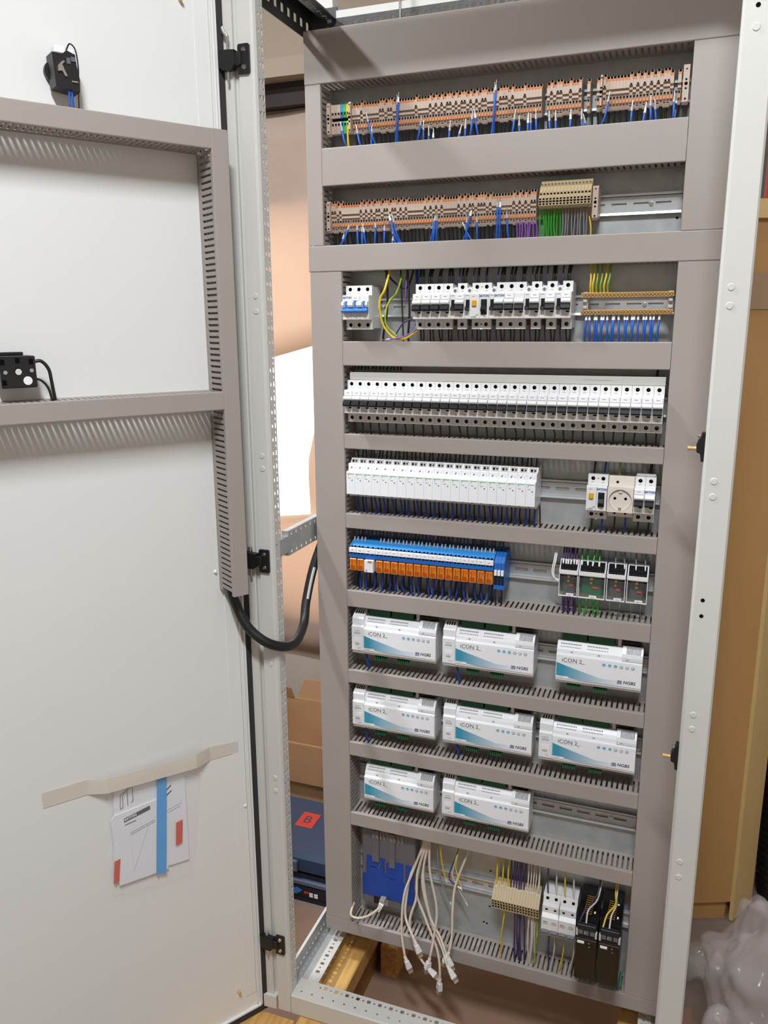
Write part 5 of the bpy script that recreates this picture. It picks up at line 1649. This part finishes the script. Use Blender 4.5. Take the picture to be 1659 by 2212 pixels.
fan(0.398, 0.412, 5, -1.178, -1.315, 0.012, 0.018, .0018, ['wire_white'], 'white wire below the beige terminals of the bottom row', 'white wires below the beige bottom terminals', 'white_wire', seed=34, jig=.003, bow=.006)
wire('green_wire', 'green-yellow wire below the right end of the beige terminals', [(0.416, 0.014, -1.178), (0.419, 0.006, -1.21), (0.418, 0.006, -1.24), (0.414, 0.016, -1.315)], .0022, 'wire_pe')
for (a, m, lb) in ((0.4375, 'wire_dkpurple', 'purple wire'), (0.4550, 'wire_white', 'first white wire'), (0.4723, 'wire_yellow', 'yellow wire'), (0.4900, 'wire_white', 'second white wire')):
    wire('feed_wire', lb + ' above the white electronic breakers', [(a, 0.010, -1.118), (a - .002, 0.014, -1.095), (a - .005, 0.032, -1.044)], .0016, m)
for (a, b, m, lb) in ((0.4425, 0.445, 'wire_dkpurple', 'purple wire'), (0.4545, 0.448, 'wire_white', 'first white wire'), (0.4730, 0.464, 'wire_yellow', 'yellow wire'), (0.4940, 0.484, 'wire_white', 'second white wire')):
    wire('output_wire', lb + ' below the white electronic breakers', [(a, 0.016, -1.214), (a + .001, 0.010, -1.25), (b, 0.014, -1.315)], .0015, m)
PW = [('purple wire on the left black power supply', 'wire_dkpurple', [(0.540, 0.034, -1.060), (0.536, 0.014, -1.094), (0.528, -.013, -1.098), (0.516, -.039, -1.101), (0.509, -.053, -1.116)]),
      ('white wire on the left black power supply', 'wire_white', [(0.544, 0.034, -1.060), (0.540, 0.020, -1.090), (0.536, -.008, -1.096), (0.523, -.036, -1.099), (0.5215, -.053, -1.116)]),
      ('yellow wire on the right black power supply', 'wire_yellow', [(0.571, 0.034, -1.060), (0.570, 0.020, -1.090), (0.572, -.008, -1.094), (0.559, -.034, -1.100), (0.5535, -.053, -1.116)]),
      ('white wire on the right black power supply', 'wire_white', [(0.575, 0.034, -1.062), (0.573, 0.018, -1.092), (0.573, -.010, -1.097), (0.567, -.036, -1.100), (0.5655, -.053, -1.116)])]
for lb, m, P in PW:
    wire('supply_wire', lb, P, .0017, m)
for (m, lb, dx) in (('wire_green', 'green wire end at the bottom right beside the black power supply', 0), ('wire_dkblue', 'blue wire end at the bottom right beside the black power supply', .002)):
    wire('supply_wire', lb, [(0.593 - dx, 0.01, -1.262), (0.591 - dx, 0.0, -1.280), (0.588 - dx, 0.0, -1.292), (0.588 - dx, 0.012, -1.315)], .0018, m)
# patch cables
CAB = [[(0.16, 0.03, -1.082), (0.14, 0.015, -1.149), (0.126, 0.0, -1.199), (0.125, -0.015, -1.274), (0.137, -0.03, -1.324), (0.144, -0.03, -1.347)],
       [(0.164, 0.03, -1.081), (0.136, 0.018, -1.155), (0.128, 0.006, -1.221), (0.131, -0.006, -1.249), (0.145, -0.018, -1.268), (0.159, -0.03, -1.280), (0.166, -0.03, -1.298)],
       [(0.167, 0.03, -1.08), (0.151, 0.018, -1.148), (0.152, 0.006, -1.204), (0.141, -0.006, -1.259), (0.158, -0.018, -1.314), (0.182, -0.03, -1.335), (0.199, -0.03, -1.35)],
       [(0.175, 0.03, -1.078), (0.18, 0.015, -1.135), (0.201, 0.0, -1.213), (0.2, -0.015, -1.27), (0.197, -0.03, -1.306), (0.188, -0.03, -1.354)],
       [(0.169, 0.03, -1.088), (0.165, 0.015, -1.149), (0.185, 0.0, -1.234), (0.214, -0.015, -1.270), (0.230, -0.03, -1.290), (0.241, -0.03, -1.317)],
       [(0.163, 0.03, -1.089), (0.149, 0.015, -1.187), (0.176, 0.0, -1.247), (0.209, -0.02, -1.301), (0.22, -0.035, -1.345), (0.218, -0.035, -1.4)],
       [(0.261, 0.03, -1.077), (0.239, 0.015, -1.153), (0.237, 0.0, -1.203), (0.24, -0.015, -1.258), (0.239, -0.03, -1.283), (0.232, -0.03, -1.309)],
       [(0.171, 0.03, -1.081), (0.163, 0.015, -1.166), (0.189, 0.0, -1.25), (0.221, -0.022, -1.292), (0.235, -0.04, -1.308), (0.252, -0.042, -1.336)]]
CL = ['beige patch cable hanging furthest left with its plug before the bottom duct', 'beige patch cable whose plug hangs highest, before the bottom duct', 'beige patch cable curving right to a tilted plug below the duct',
      'beige patch cable hanging straight to the middle white plug', 'beige patch cable ending in the plug at the upper right of the bunch', 'beige patch cable hanging lowest of all, plug below the bottom duct',
      'beige patch cable hanging on its own right of the bunch', 'beige patch cable ending furthest right in the bunch of plugs']
for P, lb in zip(CAB, CL):
    P = [(P[0][0], 0.036, -1.046)] + P
    Q = spline(P, 7)
    o0 = Q[0].copy()
    mb = MB()
    cut = Q[:-5]
    mb.tube([p - o0 for p in cut], .0028, 'patch', 8)
    o = obj('patch_cable', mb, None, o0)
    tag(o, lb, 'cable', 'beige patch cables with white plugs')
    e = cut[-1] - o0
    d = (Q[-1] - cut[-1]).normalized()
    bm_ = MB()
    bm_.cyl(e - d * .004, e + d * .010, .0032, 'plug_white', 8, r1=.0045)
    s1 = d.orthogonal().normalized(); s2 = d.cross(s1)
    if abs(s1.y) > abs(s2.y):
        s1, s2 = s2, s1
    def prism(mb, a, b, w0, w1, h, m):
        vs = [a - s1 * w0 - s2 * h, a + s1 * w0 - s2 * h, a + s1 * w0 + s2 * h, a - s1 * w0 + s2 * h, b - s1 * w1 - s2 * h, b + s1 * w1 - s2 * h, b + s1 * w1 + s2 * h, b - s1 * w1 + s2 * h]
        mb.add(vs, [(0, 3, 2, 1), (4, 5, 6, 7), (0, 1, 5, 4), (1, 2, 6, 5), (2, 3, 7, 6), (3, 0, 4, 7)], m)
    prism(bm_, e + d * .008, e + d * .026, .0045, .0068, .0045, 'plug_white')
    bt_ = obj('boot', bm_, o)
    pc = MB()
    prism(pc, e + d * .026, e + d * .037, .0056, .0056, .0038, 'plug_clear')
    prism(pc, e + d * .033, e + d * .0375, .0046, .0046, .0040, 'brass')
    obj('plug', pc, o)
P = [(0.000, 0.012, -1.262), (0.001, -0.01, -1.274), (0.009, -0.012, -1.280), (0.024, -0.012, -1.278), (0.044, -0.01, -1.268), (0.062, -0.004, -1.253), (0.0685, 0.004, -1.244)]
Q = spline(P, 6)
mb = MB(); mb.tube([p - Q[0] for p in Q], .0028, 'patch', 8)
o = obj('patch_cable', mb, None, Q[0]); tag(o, 'short beige patch cable plugged into the dark controller box', 'cable', 'beige patch cables with white plugs')
bm_ = MB()
bm_.ext([(0.061, -1.258), (0.067, -1.260), (0.0765, -1.240), (0.066, -1.236)], 'y', -.002, 0.010, 'plug_white')
bm_.box(0.0655, 0.0775, 0.002, 0.019, -1.240, -1.231, 'plug_clear')
oo = obj('plug', bm_, o); oo.location = -Q[0]
LOO = [('grey loose wire with white end, leftmost above the rail of the bottom row', 'wire_grey', [(0.196, 0.034, -1.044), (0.196, 0.02, -1.073), (0.197, 0.02, -1.111), (0.203, 0.02, -1.153), (0.225, 0.02, -1.204)]),
       ('yellow loose wire beside the leftmost grey one in the bottom row', 'wire_yellow', [(0.200, 0.034, -1.044), (0.202, 0.02, -1.071), (0.207, 0.02, -1.118), (0.215, 0.02, -1.149)]),
       ('purple loose wire hanging before the rail of the bottom row', 'wire_dkpurple', [(0.243, 0.034, -1.044), (0.243, 0.02, -1.069), (0.227, 0.02, -1.12), (0.224, 0.016, -1.144), (0.243, 0.014, -1.156)]),
       ('yellow loose wire hanging before the rail right of the purple one', 'wire_yellow', [(0.246, 0.034, -1.044), (0.244, 0.02, -1.069), (0.237, 0.02, -1.11), (0.242, 0.018, -1.133), (0.250, 0.016, -1.157)]),
       ('long white loose wire ending low before the mounting plate', 'wire_white', [(0.241, 0.034, -1.05), (0.241, 0.02, -1.076), (0.232, 0.018, -1.119), (0.233, 0.016, -1.141), (0.261, 0.02, -1.196)])]
for lb, m, P in LOO:
    wire('loose_wire', lb, P[::-1], .0015, m, None, 6, 5, 'ferrule_white', tip=False)
for (x, z_, lb) in ((0.352, -1.139, 'left'),):
    pass

# ------------------------------------------------------------------ things on the door
t = dthing('switch_block', 'black switch block with blue wires on the upper part of the open door', 'switch', -0.262, 0.398, 0.0)
obj('body', MB().ext([(-0.022, -0.026), (0.012, -0.030), (0.013, -0.012), (0.010, 0.006), (0.009, 0.020), (-0.003, 0.024), (-0.010, 0.018), (-0.024, 0.019)], 'y', -0.036, -0.006, 'black'), t)
obj('mounting_ring', MB().cyl((-0.012, 0, 0.0), (-0.012, -0.008, 0.0), 0.0165, 'black', 24), t)
obj('clamp', MB().ext([(-0.018, -0.006), (-0.012, -0.005), (-0.008, -0.012), (-0.005, -0.011), (-0.009, -0.002), (-0.011, 0.004), (-0.007, 0.008), (-0.010, 0.009), (-0.017, 0.002)], 'y', -0.0385, -0.036, 'steel'), t)
obj('white_tag', MB().cbox(-0.020, -0.004, -0.035, -0.015, 0.019, 0.029, 'label_white', .001).cbox(0.0015, 0.0095, -0.032, -0.015, 0.019, 0.027, 'label_white', .001), t)
obj('terminal', MB().box(0.001, 0.010, -0.0375, -0.036, -0.018, -0.016, 'steel').box(0.002, 0.009, -0.0372, -0.036, 0.010, 0.016, 'ctrl_grey').box(-0.004, 0.001, -0.0372, -0.036, 0.006, 0.014, 'ctrl_grey'), t)
def dwire(name, lb, P, r, m, gp=None, ferrule=None):
    d = Vector((cos(DR), sin(DR), 0)); n_ = Vector((sin(DR), -cos(DR), 0))
    wire(name, lb, [Vector(DH) + d * s + n_ * o + Vector((0, 0, zz)) for (s, o, zz) in P], r, m, gp, 7, 6, ferrule, 'wire', False)
dwire('blue_wire', 'left blue wire below the black switch block on the door', [(-0.2645, 0.032, 0.370), (-0.2655, 0.032, 0.355), (-0.2665, 0.030, 0.330)], .0016, 'wire_blue', None, 'ferrule_white')
dwire('blue_wire', 'right blue wire below the black switch block on the door', [(-0.2615, 0.032, 0.370), (-0.2605, 0.032, 0.355), (-0.2605, 0.030, 0.330)], .0016, 'wire_blue', None, 'ferrule_white')
dwire('black_wire', 'thin black wire arching over the switch block on the door', [(-0.263, 0.028, 0.424), (-0.259, 0.034, 0.432), (-0.252, 0.036, 0.424), (-0.250, 0.036, 0.400), (-0.2515, 0.034, 0.375), (-0.253, 0.030, 0.330)], .0011, 'wire_black')
t = dthing('contact_block', 'black square contact block at the left edge above the lower door duct', 'switch', -0.38, -0.034, 0.0)
obj('body', MB().cbox(-0.024, 0.0265, -0.045, -0.004, -0.0245, 0.0225, 'black', .0015), t)
obj('front_plate', MB().cbox(-0.045, 0.018, -0.012, -0.003, 0.0225, 0.0275, 'black', .001), t)
for (a, b) in ((-0.0175, -.001), (0.0195, 0.001)):
    obj('screw', MB().cyl((a, -0.045, b), (a, -0.0468, b), 0.0030, 'steel', 12), t)
obj('recess', MB().cyl((0.001, -0.0448, 0.0), (0.001, -0.0456, 0.0), 0.0055, 'hole', 16).cyl((0.001, -0.0455, -.0005), (0.001, -0.0458, -.0005), 0.0046, 'mcb_shoulder', 16), t)
obj('round_tag', MB().cyl((0.013, -0.045, -0.0140), (0.013, -0.0458, -0.0140), 0.0064, 'label_white', 20), t)['label'] = 'round white sticker'
nb_ = MB()
for (a, b) in ((-0.020, .014), (-0.020, -.016), (0.020, .014), (0.001, .016)):
    nb_.box(a - .003, a + .003, -0.0454, -0.0448, b - .004, b + .004, 'hole')
obj('slot', nb_, t)
dwire('black_cable', 'thick black cable bending from the contact block into the lower door duct', [(-0.356, 0.030, -0.022), (-0.343, 0.032, -0.020), (-0.333, 0.033, -0.032), (-0.330, 0.033, -0.052), (-0.326, 0.030, -0.088)], .0027, 'wire_black')
dwire('black_cable', 'thinner black cable below the thick one beside the contact block', [(-0.354, 0.030, -0.046), (-0.344, 0.032, -0.050), (-0.335, 0.032, -0.063), (-0.330, 0.030, -0.088)], .0019, 'wire_black')

# documents taped to the door
doc = dthing('document_bag', 'clear plastic bag of printed leaflets hanging on the open door', 'bag', -0.22, -0.87, 0.0)
def rel(s, z_):
    return (s + 0.22, z_ + 0.87)
def dpoly(pts, y0, y1, m):
    return MB().ext([rel(*p) for p in pts], 'y', y0, y1, m)
obj('back_leaflet', dpoly([(-0.284, -0.775), (-0.150, -0.785), (-0.152, -0.990), (-0.300, -0.975)], -0.0040, -0.0020, 'paper'), doc)
fl_ = obj('front_leaflet', dpoly([(-0.296, -0.845), (-0.288, -0.8385), (-0.200, -0.835), (-0.196, -0.990), (-0.290, -0.984)], -0.0062, -0.0042, 'paper'), doc)
pm = MB()
def rot_box(mb, s0, z0, s1, z1, h, y, m):
    mb.ext([rel(s0, z0), rel(s1, z1), rel(s1, z1 + h), rel(s0, z0 + h)], 'y', y - .0002, y, m)
rot_box(pm, -0.272, -0.8590, -0.222, -0.8510, .0085, -0.0062, 'print_dark')
rot_box(pm, -0.271, -0.8660, -0.250, -0.8640, .0030, -0.0062, 'print_grey')
rot_box(pm, -0.262, -0.8850, -0.215, -0.8760, .0012, -0.0062, 'print_grey')
rot_box(pm, -0.262, -0.8890, -0.215, -0.8800, .0012, -0.0062, 'print_grey')
rot_box(pm, -0.262, -0.968, -0.228, -0.885, .0010, -0.0062, 'print_grey')
rot_box(pm, -0.262, -0.967, -0.261, -0.889, .0010, -0.0062, 'print_grey')
obj('printing', pm, fl_)
tx = text('EATON', 0.0068, 'label_white', fl_, rel(-0.271, 0)[0:1] + (-0.0066, rel(0, -0.8540)[1]), 'LEFT', 'lettering', 0, .0002)
tx.rotation_euler = (0, -0.15, 0)
pm = MB()
def line(mb, s0, z0, s1, z1, y, m='print_dark', w=.0008):
    d = Vector((s1 - s0, 0, z1 - z0)).normalized()
    nn_ = Vector((-d.z, 0, d.x)) * w
    mb.ext([(rel(s0, z0)[0] - nn_.x, rel(s0, z0)[1] - nn_.z), (rel(s1, z1)[0] - nn_.x, rel(s1, z1)[1] - nn_.z), (rel(s1, z1)[0] + nn_.x, rel(s1, z1)[1] + nn_.z), (rel(s0, z0)[0] + nn_.x, rel(s0, z0)[1] + nn_.z)], 'y', y - .0002, y, m)
for q in ((-0.276, -0.830, -0.274, -0.803), (-0.274, -0.803, -0.246, -0.785), (-0.271, -0.832, -0.270, -0.804), (-0.270, -0.804, -0.240, -0.784), (-0.262, -0.828, -0.261, -0.797), (-0.252, -0.824, -0.251, -0.791), (-0.276, -0.832, -0.272, -0.828), (-0.256, -0.825, -0.250, -0.820)):
    line(pm, *q, -0.0040, 'print_grey')
pm.cyl((rel(-0.2245, -0.790)[0], -.0040, rel(-0.2245, -0.790)[1]), (rel(-0.2245, -0.790)[0], -.0043, rel(-0.2245, -0.790)[1]), .0052, 'print_dark', 14)
line(pm, -0.185, -0.787, -0.168, -0.790, -0.0040, 'print_grey')
line(pm, -0.190, -0.868, -0.160, -0.862, -0.0040, 'print_grey', .0005)
line(pm, -0.188, -0.873, -0.163, -0.868, -0.0040, 'print_grey', .0005)
line(pm, -0.188, -0.825, -0.178, -0.818, -0.0040, 'print_dark', .0013)
line(pm, -0.188, -0.836, -0.178, -0.829, -0.0040, 'print_dark', .0013)
obj('printing', pm, doc)
obj('blue_strip', dpoly([(-0.2035, -0.7735), (-0.1855, -0.7750), (-0.2010, -0.9955), (-0.2205, -0.9915)], -0.0080, -0.0066, 'strip_blue'), doc)['label'] = 'bright blue adhesive strip'
obj('red_strip', dpoly([(-0.2960, -0.9300), (-0.2850, -0.9280), (-0.2905, -0.9730), (-0.3010, -0.9745)], -0.0076, -0.0066, 'strip_red'), doc)['label'] = 'red strip'
obj('red_strip', dpoly([(-0.1745, -0.8990), (-0.1615, -0.8965), (-0.1655, -0.9450), (-0.1780, -0.9470)], -0.0076, -0.0066, 'strip_red'), doc)['label'] = 'red strip'
# the film itself
vs, fs = [], []
nu, nv = 13, 15
rr = random.Random(5)
for i in range(nv):
    v_ = i / (nv - 1)
    for j in range(nu):
        u_ = j / (nu - 1)
        s = lerp(lerp(-0.296, -0.112, u_), lerp(-0.309, -0.150, u_), v_) + rr.uniform(-.002, .002)
        zz = lerp(-0.738, lerp(-0.992, -1.020, u_), v_) + rr.uniform(-.002, .002)
        a_, b_ = rel(s, zz)
        edge = min(u_, 1 - u_, v_ + .2, 1 - v_)
        vs.append((a_, -0.0098 - .004 * rr.random() * (1 if edge > .08 else .2) - .003 * sin(pi * u_), b_))
for i in range(nv - 1):
    for j in range(nu - 1):
        a = i * nu + j
        fs.append((a, a + 1, a + nu + 1, a + nu))
fm = MB()
fm.add(vs, fs, 'bag_film', True)
n0 = len(vs)
fm.add([(p[0], p[1] + .0012, p[2]) for p in vs], [f[::-1] for f in fs], 'bag_film', True)
obj('clear_film', fm, doc)
tp = dthing('adhesive_tape', 'strip of beige masking tape holding the leaflet bag to the door', 'tape', -0.22, -0.78, 0.0)
tv = MB()
tp_pts = [(-0.405, -0.7790, -0.7500), (-0.330, -0.7810, -0.7520), (-0.300, -0.7820, -0.7530), (-0.205, -0.7880, -0.7585), (-0.130, -0.7930, -0.7640), (-0.095, -0.7960, -0.7680), (-0.034, -0.8000, -0.7760)]
vs, fs = [], []
for k, (s, z0, z1) in enumerate(tp_pts):
    off = -0.0006 if k in (0, 1, 5, 6) else -0.0172
    for dy in (0, -0.0006):
        vs += [(s + .22, off + dy, z0 + .78), (s + .22, off + dy, z1 + .78)]
for k in range(len(tp_pts) - 1):
    a = k * 4
    fs += [(a + 2, a + 6, a + 7, a + 3), (a, a + 1, a + 5, a + 4), (a, a + 4, a + 6, a + 2), (a + 1, a + 3, a + 7, a + 5)]
e_ = (len(tp_pts) - 1) * 4
fs += [(0, 2, 3, 1), (e_, e_ + 1, e_ + 3, e_ + 2)]
tv.add(vs, fs, 'tape', False)
obj('strip', tv, tp)

# black cable from the door duct to the mounting plate
P = [(-0.150, -0.205, -0.445), (-0.141, -0.205, -0.480), (-0.115, -0.205, -0.527), (-0.078, -0.190, -0.560), (-0.060, -0.135, -0.580), (-0.075, -0.055, -0.572), (-0.084, -0.02, -0.532), (-0.079, 0.005, -0.470), (-0.068, 0.03, -0.415)]
Q = spline(P, 8)
mb = MB(); mb.tube([p - Q[0] for p in Q], .0093, 'cable_black', 12)
o = obj('door_cable', mb, None, Q[0])
tag(o, 'thick black sleeved cable bundle hanging from the door duct to the mounting plate', 'cable')
k0 = int(len(Q) * .76); k1 = int(len(Q) * .90)
mk = MB()
mk.tube([p - Q[0] + Vector((0.0040, -0.0055, 0)) for p in Q[k0:k1]], .0040, 'braid_white', 6)
obj('printed_marking', mk, o)

# ------------------------------------------------------------------ put the whole place on the floor level
for o in list(SC.objects):
    if o.parent is None and o.type not in ('CAMERA', 'LIGHT'):
        o.location.z += ZO
